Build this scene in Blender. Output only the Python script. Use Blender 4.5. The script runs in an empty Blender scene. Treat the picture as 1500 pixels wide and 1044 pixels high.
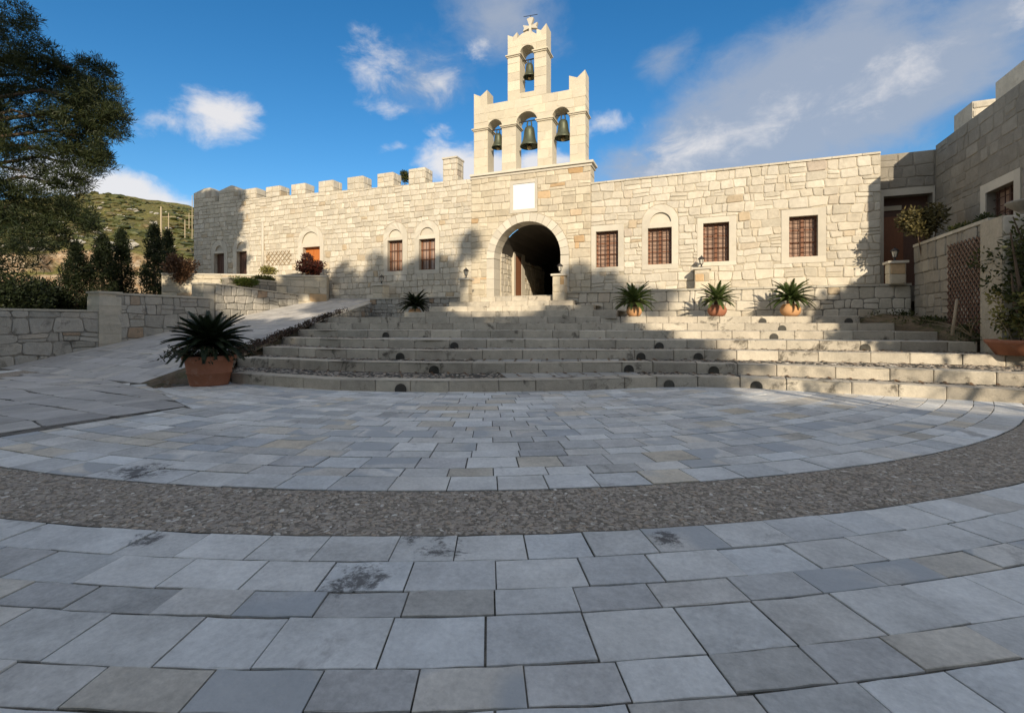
import bpy, math, random
from mathutils import Vector, Matrix, noise as mnoise

# ------------------------------------------------------------------ camera, world, sun, exposure
C = bpy.context.scene.collection
sc = bpy.context.scene
H, F, U0, V0 = 1.25, 700.0, 750.0, 473.0          # eye height (m), focal length and optical centre of a 1500 px wide frame
TH = math.atan2(700, 1795)                         # the camera is turned this far to the left of the facade's normal
CT, ST = math.cos(TH), math.sin(TH)
cam = bpy.data.cameras.new('camera'); cam_o = bpy.data.objects.new('camera', cam); C.objects.link(cam_o)
cam.sensor_width = 36; cam.lens = 36 * F / 1500; cam.shift_y = -(522 - V0) / 1500
cam.clip_start = .05; cam.clip_end = 3000
cam_o.location = (0, 0, H); cam_o.rotation_euler = (math.pi / 2, 0, TH)
sc.camera = cam_o
SUN_AZ, SUN_EL = math.radians(27), math.radians(21.5)
TO_SUN = Vector((math.sin(SUN_AZ) * math.cos(SUN_EL), -math.cos(SUN_AZ) * math.cos(SUN_EL), math.sin(SUN_EL)))
sun = bpy.data.lights.new('sun', 'SUN'); sun.energy = 4.1; sun.angle = math.radians(.6); sun.color = (1, .865, .68)
sun_o = bpy.data.objects.new('sun', sun); C.objects.link(sun_o)
sun_o.rotation_euler = (-TO_SUN).to_track_quat('-Z', 'Y').to_euler(); sun_o.location = (20, -30, 30)
sc.view_settings.view_transform = 'Standard'; sc.view_settings.look = 'None'
sc.view_settings.exposure = .35; sc.view_settings.gamma = 1; sc.view_settings.use_curve_mapping = False

def cw(xc, yc, z=0):                               # metres right of / ahead of the camera -> world
    return Vector((CT * xc - ST * yc, ST * xc + CT * yc, z))
def ray(px, py):
    return cw((px - U0) / F, 1, (V0 - py) / F)
def on_z(px, py, z):
    r = ray(px, py); return Vector((0, 0, H)) + r * ((z - H) / r.z)
def on_y(px, py, Y):
    r = ray(px, py); return Vector((0, 0, H)) + r * (Y / r.y)
def on_x(px, py, X):
    r = ray(px, py); return Vector((0, 0, H)) + r * (X / r.x)
def at(px, py, yc):
    return Vector((0, 0, H)) + ray(px, py) * yc
def to_px(p):
    xc = CT * p[0] + ST * p[1]; yc = -ST * p[0] + CT * p[1]
    if yc < .05: return None
    return U0 + F * xc / yc, V0 - F * (p[2] - H) / yc, yc

# ------------------------------------------------------------------ node helpers
def nt(mat):
    mat.use_nodes = True; t = mat.node_tree; t.nodes.clear(); return t
class G:
    def __init__(s, t): s.t = t
    def n(s, typ, **kw):
        nd = s.t.nodes.new(typ)
        for k, v in kw.items():
            if k.startswith('i_'):
                nd.inputs[int(k[2:]) if k[2:].isdigit() else k[2:].replace('_', ' ')].default_value = v
            else: setattr(nd, k, v)
        return nd
    def l(s, a, b): s.t.links.new(a, b)
    def m(s, op, a, b=None, c=None, clamp=False):
        nd = s.t.nodes.new('ShaderNodeMath'); nd.operation = op; nd.use_clamp = clamp
        for i, v in enumerate((a, b, c)):
            if v is None: continue
            if hasattr(v, 'is_linked'): s.l(v, nd.inputs[i])
            else: nd.inputs[i].default_value = v
        return nd.outputs[0]
    def mix(s, f, a, b, mode='MIX'):
        nd = s.t.nodes.new('ShaderNodeMix'); nd.data_type = 'RGBA'; nd.blend_type = mode
        for i, v in ((0, f), (6, a), (7, b)):
            if hasattr(v, 'is_linked'): s.l(v, nd.inputs[i])
            else: nd.inputs[i].default_value = v if i == 0 else (*v[:3], 1)
        return nd.outputs[2]
    def ramp(s, f, pts, interp='LINEAR'):
        nd = s.t.nodes.new('ShaderNodeValToRGB'); cr = nd.color_ramp; cr.interpolation = interp
        while len(cr.elements) < len(pts): cr.elements.new(.5)
        for e, (p, c) in zip(cr.elements, pts):
            e.position = p; e.color = (*c, 1) if not isinstance(c, (int, float)) else (c, c, c, 1)
        s.l(f, nd.inputs[0]); return nd.outputs[0]
    def noise(s, vec, scale, detail=4, rough=.55, dist=0):
        nd = s.n('ShaderNodeTexNoise'); nd.inputs['Scale'].default_value = scale; nd.inputs['Detail'].default_value = detail
        nd.inputs['Roughness'].default_value = rough; nd.inputs['Distortion'].default_value = dist
        s.l(vec, nd.inputs['Vector']); return nd.outputs[0]

def piece_rand(g):
    oi = g.n('ShaderNodeObjectInfo'); ge = g.n('ShaderNodeNewGeometry')
    r = g.m('FRACT', g.m('ADD', g.m('MULTIPLY', oi.outputs['Random'], 7.31), ge.outputs['Random Per Island']))
    tc = g.n('ShaderNodeTexCoord')
    v = g.n('ShaderNodeVectorMath', operation='ADD'); g.l(tc.outputs['Object'], v.inputs[0])
    cmb = g.n('ShaderNodeCombineXYZ'); k = g.m('MULTIPLY', r, 37.0)
    for i in range(3): g.l(k, cmb.inputs[i])
    g.l(cmb.outputs[0], v.inputs[1])
    return r, v.outputs[0]

def out(g, col, rough=.85, bump=None, bstr=.4, bdist=.02, spec=.3, metal=0, extra=None):
    p = g.n('ShaderNodeBsdfPrincipled'); o = g.n('ShaderNodeOutputMaterial')
    if hasattr(col, 'is_linked'): g.l(col, p.inputs['Base Color'])
    else: p.inputs['Base Color'].default_value = (*col, 1)
    if hasattr(rough, 'is_linked'): g.l(rough, p.inputs['Roughness'])
    else: p.inputs['Roughness'].default_value = rough
    p.inputs['Specular IOR Level'].default_value = spec; p.inputs['Metallic'].default_value = metal
    if bump is not None:
        b = g.n('ShaderNodeBump'); b.inputs['Strength'].default_value = bstr; b.inputs['Distance'].default_value = bdist
        g.l(bump, b.inputs['Height']); g.l(b.outputs[0], p.inputs['Normal'])
    g.l(p.outputs[0], o.inputs[0]); return p

def stone_mat(name, pts, rough=.88, grain=9., bstr=.5, bdist=.02, stain=None, stain_amt=.5, stain_scale=2.2, stain_th=.58, mottle=.22, spec=.25, swirl=None, spots=None):
    mt = bpy.data.materials.new(name); g = G(nt(mt))
    r, v = piece_rand(g)
    col = g.ramp(r, pts, 'LINEAR')
    r2 = g.m('FRACT', g.m('MULTIPLY', r, 13.7))
    n1 = g.noise(v, grain, 6, .62)
    n2 = g.noise(v, grain * .28, 3); n3 = g.noise(v, grain * 7, 4, .7)
    br = g.m('ADD', g.m('ADD', g.m('MULTIPLY', g.m('SUBTRACT', n1, .5), mottle * 2), g.m('ADD', g.m('MULTIPLY', g.m('SUBTRACT', n2, .5), mottle * 2.2), g.m('MULTIPLY', g.m('SUBTRACT', n3, .5), mottle * 2.0))), g.m('ADD', .9, g.m('MULTIPLY', r2, .2)))
    cb = g.n('ShaderNodeCombineXYZ')
    for i in range(3): g.l(br, cb.inputs[i])
    col = g.mix(1.0, col, cb.outputs[0], 'MULTIPLY')
    if swirl:
        sw = g.noise(v, 1.6, 1, .4, .9)
        f = g.m('MULTIPLY', g.ramp(sw, [(.46, 0.), (.52, 1.)]), g.ramp(r2, [(.5, 0.), (.6, .75)]))
        col = g.mix(f, col, swirl)
    if stain:
        tc = g.n('ShaderNodeTexCoord')
        s1 = g.noise(tc.outputs['Object'], stain_scale, 7, .68, .4)
        f = g.m('MULTIPLY', g.ramp(s1, [(stain_th, 0.), (stain_th + .09, 1.)]), stain_amt)
        col = g.mix(f, col, stain)
    if spots:                                      # patches of black lichen where the photograph has them
        tc = g.n('ShaderNodeTexCoord'); tot = None; sn = g.noise(tc.outputs['Object'], 5.5, 9, .75, .6)
        for (x, y, r_) in spots:
            ds = g.n('ShaderNodeVectorMath', operation='DISTANCE'); g.l(tc.outputs['Object'], ds.inputs[0]); ds.inputs[1].default_value = (x, y, 0)
            k = g.m('SUBTRACT', 1, g.m('DIVIDE', ds.outputs['Value'], r_), clamp=True); tot = k if tot is None else g.m('MAXIMUM', tot, k)
        s2 = g.noise(tc.outputs['Object'], 22, 8, .8)
        f = g.ramp(g.m('ADD', g.m('MULTIPLY', tot, .22), g.m('ADD', g.m('MULTIPLY', sn, .75), g.m('MULTIPLY', s2, .45))), [(.70, 0.), (.80, .8)]); f = g.m('MULTIPLY', f, g.ramp(tot, [(0., 0.), (.5, 1.)]))
        col = g.mix(f, col, (.06, .055, .052))
    hb = g.m('ADD', n1, g.m('MULTIPLY', g.noise(v, grain * 5, 3), .5))
    out(g, col, rough, hb, bstr, bdist, spec); return mt

def plain_mat(name, col, rough=.6, grain=20., mottle=.15, bstr=.2, bdist=.005, spec=.3, metal=0, stretch=None):
    mt = bpy.data.materials.new(name); g = G(nt(mt))
    tc = g.n('ShaderNodeTexCoord'); v = tc.outputs['Object']
    if stretch:
        mp = g.n('ShaderNodeMapping'); mp.inputs['Scale'].default_value = stretch; g.l(v, mp.inputs[0]); v = mp.outputs[0]
    n1 = g.noise(v, grain, 5, .6)
    br = g.m('ADD', 1 - mottle, g.m('MULTIPLY', n1, mottle * 2))
    cb = g.n('ShaderNodeCombineXYZ')
    for i in range(3): g.l(br, cb.inputs[i])
    out(g, g.mix(1., col, cb.outputs[0], 'MULTIPLY'), rough, n1, bstr, bdist, spec, metal); return mt

def leaf_mat(name, a, b, c=None, transl=.25, rough=.55):
    mt = bpy.data.materials.new(name); g = G(nt(mt))
    r, v = piece_rand(g)
    tc = g.n('ShaderNodeTexCoord'); n = g.noise(tc.outputs['Object'], .9, 3)
    f = g.m('ADD', g.m('MULTIPLY', r, .55), g.m('MULTIPLY', n, .55), clamp=True)
    col = g.ramp(f, [(.2, a), (.6, b), (.92, c or b)])
    p = out(g, col, rough, spec=.3)
    tr = g.n('ShaderNodeBsdfTranslucent'); g.l(col, tr.inputs[0])
    mx = g.n('ShaderNodeMixShader'); mx.inputs[0].default_value = transl
    o = [x for x in g.t.nodes if x.type == 'OUTPUT_MATERIAL'][0]
    g.l(p.outputs[0], mx.inputs[1]); g.l(tr.outputs[0], mx.inputs[2]); g.l(mx.outputs[0], o.inputs[0]); return mt

# ------------------------------------------------------------------ sky with clouds
w = bpy.data.worlds.new('World'); sc.world = w; w.use_nodes = True
g = G(w.node_tree); w.node_tree.nodes.clear()
SKY_STRENGTH = .14
sky = g.n('ShaderNodeTexSky', sky_type='NISHITA', sun_disc=False, sun_elevation=SUN_EL, sun_rotation=math.pi - SUN_AZ, altitude=100, air_density=1.0, dust_density=.25, ozone_density=3.0)
hs = g.n('ShaderNodeHueSaturation'); hs.inputs['Saturation'].default_value = 1.3; hs.inputs['Value'].default_value = .82; hs.inputs['Hue'].default_value = .498; g.l(sky.outputs[0], hs.inputs['Color'])
tc = g.n('ShaderNodeTexCoord'); d = tc.outputs['Generated']
sp = g.n('ShaderNodeSeparateXYZ'); g.l(d, sp.inputs[0])
az = g.m('ARCTAN2', sp.outputs[0], sp.outputs[1]); el = g.m('ARCSINE', sp.outputs[2])
warp = g.n('ShaderNodeTexNoise'); warp.inputs['Scale'].default_value = 7; warp.inputs['Detail'].default_value = 5
g.l(d, warp.inputs['Vector'])
wsp = g.n('ShaderNodeSeparateColor'); g.l(warp.outputs['Color'], wsp.inputs[0])
azw = g.m('ADD', az, g.m('MULTIPLY', g.m('SUBTRACT', wsp.outputs[0], .5), .12))
elw = g.m('ADD', el, g.m('MULTIPLY', g.m('SUBTRACT', wsp.outputs[1], .5), .09))
mpn = g.n('ShaderNodeMapping'); mpn.inputs['Scale'].default_value = (1, 1, 1.7); g.l(d, mpn.inputs[0])
fine = g.noise(mpn.outputs[0], 11, 10, .64, .35)
def cloud_layer(blobs):
    tot = None
    for px, py, sx, sy, amp, rot in blobs:
        r = ray(px, py).normalized(); a0 = math.atan2(r.x, r.y); e0 = math.asin(r.z)
        k = F * (1 + ((px - U0) / F) ** 2) ** .5
        da = g.m('SUBTRACT', azw, a0); de = g.m('SUBTRACT', elw, e0)
        c_, s_ = math.cos(rot), math.sin(rot)
        p = g.m('MULTIPLY', g.m('ADD', g.m('MULTIPLY', da, c_), g.m('MULTIPLY', de, s_)), k / (sx * .8))
        q = g.m('MULTIPLY', g.m('SUBTRACT', g.m('MULTIPLY', de, c_), g.m('MULTIPLY', da, s_)), k / (sy * .85))
        b = g.m('SUBTRACT', 1, g.m('SQRT', g.m('ADD', g.m('MULTIPLY', p, p), g.m('MULTIPLY', q, q))), clamp=True)
        b = g.m('MULTIPLY', b, amp)
        tot = b if tot is None else g.m('MAXIMUM', tot, b)
    return tot
bright = cloud_layer([(310, 165, 105, 55, .95, .0), (225, 180, 70, 32, .55, .1), (190, 285, 170, 55, 1.5, -.1), (90, 275, 130, 45, 1.2, 0),
                      (550, 95, 95, 60, .5, .3), (640, 108, 80, 55, .45, .1), (562, 153, 50, 26, .5, 0), (700, 75, 50, 30, .45, 0), (645, 195, 40, 22, .5, .3),
                      (700, 248, 130, 50, 1.5, 0), (890, 188, 70, 30, .7, 0), (800, 235, 80, 30, 1.0, 0), (580, 226, 45, 18, .55, 0),
                      (1000, 215, 120, 55, .55, .35), (1310, 110, 150, 60, .42, .45), (1130, 170, 150, 60, .42, .5), (1480, 40, 60, 50, .35, .5)])
grey = cloud_layer([(1120, 185, 420, 170, 1.6, .42), (1320, 130, 330, 140, 1.3, .45), (740, 35, 150, 90, .9, -.2), (980, 95, 90, 60, .6, .2), (960, 250, 200, 70, 1.0, .1), (1440, 50, 140, 80, .7, .4), (620, 110, 170, 90, .6, .1)])
fb = g.m('ADD', g.m('MULTIPLY', bright, 1.15), g.m('MULTIPLY', g.m('SUBTRACT', fine, .5), 1.8))
fb = g.m('MULTIPLY', g.ramp(fb, [(.12, 0.), (1.0, .9)], 'EASE'), g.ramp(bright, [(0., 0.), (.12, 1.)]))
fg = g.m('ADD', grey, g.m('MULTIPLY', g.m('SUBTRACT', fine, .5), .9))
fg = g.m('MULTIPLY', g.ramp(fg, [(.1, 0.), (.95, .85)], 'EASE'), g.ramp(grey, [(0., 0.), (.2, 1.)]))
# denser pale cloud added over the unseen sky, to whiten the skylight
fw = ray(U0, 300).normalized(); dt = g.n('ShaderNodeVectorMath', operation='DOT_PRODUCT'); g.l(d, dt.inputs[0]); dt.inputs[1].default_value = fw
away = g.ramp(dt.outputs['Value'], [(.40, 1.), (.62, 0.)])
wide = g.m('MULTIPLY', g.ramp(g.noise(mpn.outputs[0], 1.6, 8, .6, .5), [(.37, 0.), (.58, .88)]), away)
col = g.mix(fg, hs.outputs[0], (2.2, 2.5, 3.05))
col = g.mix(fb, col, (4.9, 4.75, 4.7))
col = g.mix(wide, col, (5.0, 4.85, 4.7))
bg = g.n('ShaderNodeBackground'); bg.inputs['Strength'].default_value = SKY_STRENGTH
wo = g.n('ShaderNodeOutputWorld'); g.l(col, bg.inputs[0]); g.l(bg.outputs[0], wo.inputs[0])

# ------------------------------------------------------------------ mesh helpers
class MB:
    def __init__(s): s.v = []; s.f = []; s.mi = []; s.cur = 0
    def add(s, vs, fs):
        b = len(s.v); s.v += [tuple(p) for p in vs]
        for f in fs: s.f.append([b + i for i in f]); s.mi.append(s.cur)
    def box(s, lo, hi):
        (a, b, c), (d, e, f) = lo, hi
        s.add([(a, b, c), (d, b, c), (d, e, c), (a, e, c), (a, b, f), (d, b, f), (d, e, f), (a, e, f)],
              [(0, 3, 2, 1), (4, 5, 6, 7), (0, 1, 5, 4), (1, 2, 6, 5), (2, 3, 7, 6), (3, 0, 4, 7)])
    def cbox(s, c, e1, n, sx, sn, sz):             # centre of base, along, normal
        up = Vector((0, 0, 1)); c = Vector(c); vs = []
        for z in (0, sz):
            for a, b in ((-1, 1), (1, 1), (1, -1), (-1, -1)): vs.append(c + e1 * (a * sx / 2) + n * (b * sn / 2) + up * z)
        s.add(vs, [(3, 2, 1, 0), (4, 5, 6, 7), (0, 1, 5, 4), (1, 2, 6, 5), (2, 3, 7, 6), (3, 0, 4, 7)])
    def prism(s, pts, back):                       # front polygon CCW seen from the front, vector to the back
        n = len(pts); b = Vector(back)
        vs = [Vector(p) for p in pts] + [Vector(p) + b for p in pts]
        s.add(vs, [list(range(n)), list(range(2 * n - 1, n - 1, -1))] + [(i, n + i, n + (i + 1) % n, (i + 1) % n) for i in range(n)])
    def tube(s, pts, rad, n=6, cap=True):
        pts = [Vector(p) for p in pts]; rings = []
        if not isinstance(rad, (list, tuple)): rad = [rad] * len(pts)
        for i, p in enumerate(pts):
            t = (pts[min(i + 1, len(pts) - 1)] - pts[max(i - 1, 0)]).normalized()
            a = t.orthogonal().normalized() if i == 0 else (a - t * a.dot(t)).normalized()
            bb = t.cross(a)
            rings.append([p + (a * math.cos(2 * math.pi * k / n) + bb * math.sin(2 * math.pi * k / n)) * rad[i] for k in range(n)])
        vs = [q for r_ in rings for q in r_]; fs = []
        for i in range(len(pts) - 1):
            for k in range(n): fs.append((i * n + k, i * n + (k + 1) % n, (i + 1) * n + (k + 1) % n, (i + 1) * n + k))
        if cap: fs += [list(range(n - 1, -1, -1)), [(len(pts) - 1) * n + k for k in range(n)]]
        s.add(vs, fs)
    def lathe(s, prof, c=(0, 0, 0), n=24, wob=0, rnd=None):
        c = Vector(c); vs = []; fs = []
        for r_, z in prof:
            for k in range(n):
                a = 2 * math.pi * k / n; vs.append(c + Vector((r_ * math.cos(a), r_ * math.sin(a), z)))
        for i in range(len(prof) - 1):
            for k in range(n): fs.append((i * n + k, i * n + (k + 1) % n, (i + 1) * n + (k + 1) % n, (i + 1) * n + k))
        s.add(vs, fs)
    def blob(s, c, r3, rng, nu=8, nv=5, jit=.2):
        c = Vector(c); vs = [c + Vector((0, 0, -r3[2]))]; fs = []
        for j in range(1, nv):
            ph = -math.pi / 2 + math.pi * j / nv
            for i in range(nu):
                a = 2 * math.pi * (i + .5 * (j % 2)) / nu; k = 1 + rng.uniform(-jit, jit)
                vs.append(c + Vector((r3[0] * math.cos(a) * math.cos(ph) * k, r3[1] * math.sin(a) * math.cos(ph) * k, r3[2] * math.sin(ph) * k)))
        vs.append(c + Vector((0, 0, r3[2]))); t = len(vs) - 1
        for i in range(nu): fs.append((0, 1 + (i + 1) % nu, 1 + i)); fs.append((t, t - nu + i, t - nu + (i + 1) % nu))
        for j in range(nv - 2):
            for i in range(nu): fs.append((1 + j * nu + i, 1 + j * nu + (i + 1) % nu, 1 + (j + 1) * nu + (i + 1) % nu, 1 + (j + 1) * nu + i))
        s.add(vs, fs)

def mk(name, mb, mats, parent=None, kind=None, smooth=False, label=None, cat=None, group=None):
    me = bpy.data.meshes.new(name); off = Vector((0, 0, 0)); p = parent
    while p is not None: off += p.location; p = p.parent
    v = [(a - off.x, b - off.y, c - off.z) for a, b, c in mb.v] if parent is not None else mb.v
    me.from_pydata(v, [], mb.f)
    if not isinstance(mats, (list, tuple)): mats = [mats]
    for m_ in mats: me.materials.append(m_)
    if len(mats) > 1: me.polygons.foreach_set('material_index', mb.mi)
    if smooth: me.polygons.foreach_set('use_smooth', [True] * len(me.polygons))
    o = bpy.data.objects.new(name, me); C.objects.link(o)
    if parent is not None: o.parent = parent
    tag(o, label, cat, group, kind); return o
def tag(o, label=None, cat=None, group=None, kind=None):
    if label: o['label'] = label
    if cat: o['category'] = cat
    if group: o['group'] = group
    if kind: o['kind'] = kind
    return o
def thing(name, loc, label=None, cat=None, group=None, kind=None, rz=0):
    o = bpy.data.objects.new(name, None); o.location = loc; o.rotation_euler = (0, 0, rz); o.empty_display_size = .2
    C.objects.link(o); return tag(o, label, cat, group, kind)
def copy_tree(o, parent=None, loc=None):
    c = o.copy(); C.objects.link(c)
    if parent is not None: c.parent = parent
    if loc is not None: c.location = loc
    for ch in list(o.children): copy_tree(ch, c)
    return c

# 2-D convex polygon work
def clip(poly, nx, nz, c):                         # keep nx*x + nz*z <= c
    r = []; n = len(poly)
    for i in range(n):
        p, q = poly[i], poly[(i + 1) % n]
        a = nx * p[0] + nz * p[1] - c; b = nx * q[0] + nz * q[1] - c
        if a <= 0: r.append(p)
        if (a < 0 < b) or (b < 0 < a):
            t = a / (a - b); r.append((p[0] + (q[0] - p[0]) * t, p[1] + (q[1] - p[1]) * t))
    return r if len(r) > 2 else []
def area(p): return .5 * sum(p[i][0] * p[(i + 1) % len(p)][1] - p[(i + 1) % len(p)][0] * p[i][1] for i in range(len(p)))
def bb(p): return min(a for a, b in p), max(a for a, b in p), min(b for a, b in p), max(b for a, b in p)
def subtract(polys, hole):
    hb = bb(hole); res = []
    for p in polys:
        pb = bb(p)
        if pb[1] <= hb[0] or pb[0] >= hb[1] or pb[3] <= hb[2] or pb[2] >= hb[3]: res.append(p); continue
        rest = p
        for i in range(len(hole)):
            a, b = hole[i], hole[(i + 1) % len(hole)]
            nx, nz = b[1] - a[1], -(b[0] - a[0]); c = nx * a[0] + nz * a[1]
            o = clip(rest, -nx, -nz, -c)
            if o and area(o) > 1e-4: res.append(o)
            rest = clip(rest, nx, nz, c)
            if not rest: break
    return res
def cut(polys, hole):                              # like subtract, but a stone keeps one straight cut
    hb = bb(hole); res = []
    for p in polys:
        pb = bb(p)
        if pb[1] <= hb[0] or pb[0] >= hb[1] or pb[3] <= hb[2] or pb[2] >= hb[3]: res.append(p); continue
        best = []
        for i in range(len(hole)):
            a, b = hole[i], hole[(i + 1) % len(hole)]
            nx, nz = b[1] - a[1], -(b[0] - a[0]); o = clip(p, -nx, -nz, -(nx * a[0] + nz * a[1]))
            if o and (not best or area(o) > area(best)): best = o
        if best and area(best) > .006: res.append(best)
    return res
def inset(p, dd):
    r = p
    for i in range(len(p)):
        a, b = p[i], p[(i + 1) % len(p)]; L = math.hypot(b[0] - a[0], b[1] - a[1])
        if L < 1e-5: continue
        nx, nz = (b[1] - a[1]) / L, -(b[0] - a[0]) / L
        r = clip(r, nx, nz, nx * a[0] + nz * a[1] - dd)
        if not r: return []
    return r
def rect(x0, x1, z0, z1): return [(x0, z0), (x1, z0), (x1, z1), (x0, z1)]
def arch(x0, x1, z0, zs, n=14):
    c, r_ = (x0 + x1) / 2, (x1 - x0) / 2
    return ([(x0, z0), (x1, z0)] if zs > z0 + 1e-4 else []) + [(c + r_ * math.cos(math.pi * k / n), zs + r_ * math.sin(math.pi * k / n)) for k in range(n + 1)]

class Frame:
    def __init__(s, o, e1): s.o = Vector(o); s.e = Vector(e1).normalized(); s.n = Vector((s.e.y, -s.e.x, 0))
    def p(s, x, z, d=0): return s.o + s.e * x + Vector((0, 0, z)) + s.n * d

def chamfer(p, rng, k=.2, mx=.05):
    r = []
    for i in range(len(p)):
        a, b, c = p[i - 1], p[i], p[(i + 1) % len(p)]
        la, lc = math.hypot(a[0] - b[0], a[1] - b[1]), math.hypot(c[0] - b[0], c[1] - b[1])
        if la < .02 or lc < .02: r.append(b); continue
        ta, tc_ = min(mx, la * k) * rng.uniform(.3, 1.2), min(mx, lc * k) * rng.uniform(.3, 1.2)
        r.append((b[0] + (a[0] - b[0]) * ta / la, b[1] + (a[1] - b[1]) * ta / la))
        r.append((b[0] + (c[0] - b[0]) * tc_ / lc, b[1] + (c[1] - b[1]) * tc_ / lc))
    return r
def stone_on(mb, fr, poly, rng, joint=.018, proud=(.015, .04), bev=.02, ch=.2, deep=-.03, mx=.05):
    q = inset(poly, joint / 2)
    if not q or area(q) < .0025: return False
    if ch: q = chamfer(q, rng, ch, mx)
    cx, cz = sum(a for a, b in q) / len(q), sum(b for a, b in q) / len(q)
    n = len(q); d1 = rng.uniform(*proud); tx, tz = rng.uniform(-.02, .02), rng.uniform(-.03, .03)
    x0, x1, z0, z1 = bb(q); kb = min(.35, bev / max(.02, min(x1 - x0, z1 - z0) / 2))
    vs = [fr.p(a, b, deep) for a, b in q] + [fr.p(a, b, d1 - bev * .7 + tx * (a - cx) + tz * (b - cz)) for a, b in q]
    vs += [fr.p(cx + (a - cx) * (1 - kb), cz + (b - cz) * (1 - kb), d1 + tx * (a - cx) + tz * (b - cz) + rng.uniform(-.003, .003)) for a, b in q]
    fs = [(i, (i + 1) % n, n + (i + 1) % n, n + i) for i in range(n)] + [(n + i, n + (i + 1) % n, 2 * n + (i + 1) % n, 2 * n + i) for i in range(n)] + [list(range(2 * n, 3 * n))]
    mb.add(vs, fs); return True
def courses(x0, x1, z0, z1, rng, ch=(.22, .34), cwid=(.28, .6), jit=.02, split=.22):
    res = []; z = z0; zt = [z0]
    while z < z1 - .12:
        h = rng.uniform(*ch)
        if z1 - z - h < .14: h = z1 - z
        z += h; zt.append(min(z, z1))
    if zt[-1] < z1 - .01: zt[-1] = z1
    NX = max(2, int((x1 - x0) / .4) + 1)
    wav = [[0 if (i == 0 or i == len(zt) - 1) else rng.uniform(-jit, jit) * 1.6 for _ in range(NX + 1)] for i in range(len(zt))]
    def zz(i, x):
        t = min(max((x - x0) / (x1 - x0) * NX, 0), NX - 1e-6); k = int(t); return zt[i] + wav[i][k] * (1 - t + k) + wav[i][k + 1] * (t - k)
    for i in range(len(zt) - 1):
        x = x0; prev = 0
        while x < x1 - .01:
            wd = rng.uniform(*cwid); ed = rng.uniform(-jit, jit)
            if x1 - x - wd < cwid[0] * .6: wd = x1 - x; ed = 0
            b0, b1 = x + prev, x + wd + ed; t0, t1 = x - prev, x + wd - ed
            P = [(b0, zz(i, b0)), (b1, zz(i, b1)), (t1, zz(i + 1, t1)), (t0, zz(i + 1, t0))]
            if rng.random() < split and wd > .3 and zt[i + 1] - zt[i] > .22:
                if rng.random() < .5:
                    k = rng.uniform(.4, .6); m0 = (P[0][0] * (1 - k) + P[3][0] * k, P[0][1] * (1 - k) + P[3][1] * k); m1 = (P[1][0] * (1 - k) + P[2][0] * k, P[1][1] * (1 - k) + P[2][1] * k)
                    res += [[P[0], P[1], m1, m0], [m0, m1, P[2], P[3]]]
                else:
                    k = rng.uniform(.6, .75); m0 = (P[0][0] * (1 - k) + P[1][0] * k, P[0][1] * (1 - k) + P[1][1] * k); m1 = (P[3][0] * (1 - k) + P[2][0] * k, P[3][1] * (1 - k) + P[2][1] * k)
                    res += [[P[0], m0, m1, P[3]], [m0, P[1], P[2], m1]]
            else: res.append(P)
            x += wd; prev = ed
    return res
def px_area(pts):
    q = [to_px(p) for p in pts]
    if any(a is None for a in q): return 0
    xs, ys = [min(max(a[0], -150), 1650) for a in q], [min(max(a[1], -50), 1094) for a in q]
    return (max(xs) - min(xs)) * (max(ys) - min(ys))
def lay_stones(fr, polys, mat, parent, rng, name='stone', most=300, rest_name='small_stones', **kw):
    items = []
    for P in polys:
        mb = MB()
        if stone_on(mb, fr, P, rng, **kw): items.append((px_area([fr.p(a, b) for a, b in P]), mb))
    items.sort(key=lambda t: -t[0])
    for a, mb in items[:most]: mk(name, mb, mat, parent)
    if items[most:]:
        R = MB()
        for a, mb in items[most:]: R.add(mb.v, mb.f)
        mk(rest_name, R, mat, parent, 'stuff')
def core(fr, polys, mat, parent, T=.6, name='wall_core', d=0.):
    mb = MB()
    for P in polys:
        if area(P) > 1e-5: mb.prism([fr.p(a, b, d) for a, b in P], fr.n * (-T))
    return mk(name, mb, mat, parent)
def slab_prism(mb, pts, zt, th, bev=.012, dz=None):      # horizontal slab with a chamfered top edge; pts CCW from above
    n = len(pts); cx, cy = sum(p[0] for p in pts) / n, sum(p[1] for p in pts) / n
    def z(p): return zt(p) if callable(zt) else zt
    k = []
    for p in pts:
        L = max(.05, math.hypot(p[0] - cx, p[1] - cy)); f = 1 - bev / L * 1.4
        k.append((cx + (p[0] - cx) * f, cy + (p[1] - cy) * f))
    dz = dz or [0] * n
    vs = [(p[0], p[1], z(p) - th) for p in pts] + [(p[0], p[1], z(p) - bev * .5 + e) for p, e in zip(pts, dz)] + [(p[0], p[1], z(p) + e) for p, e in zip(k, dz)]
    mb.add(vs, [(i, (i + 1) % n, n + (i + 1) % n, n + i) for i in range(n)] + [(n + i, n + (i + 1) % n, 2 * n + (i + 1) % n, 2 * n + i) for i in range(n)] + [list(range(2 * n, 3 * n))])
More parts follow.
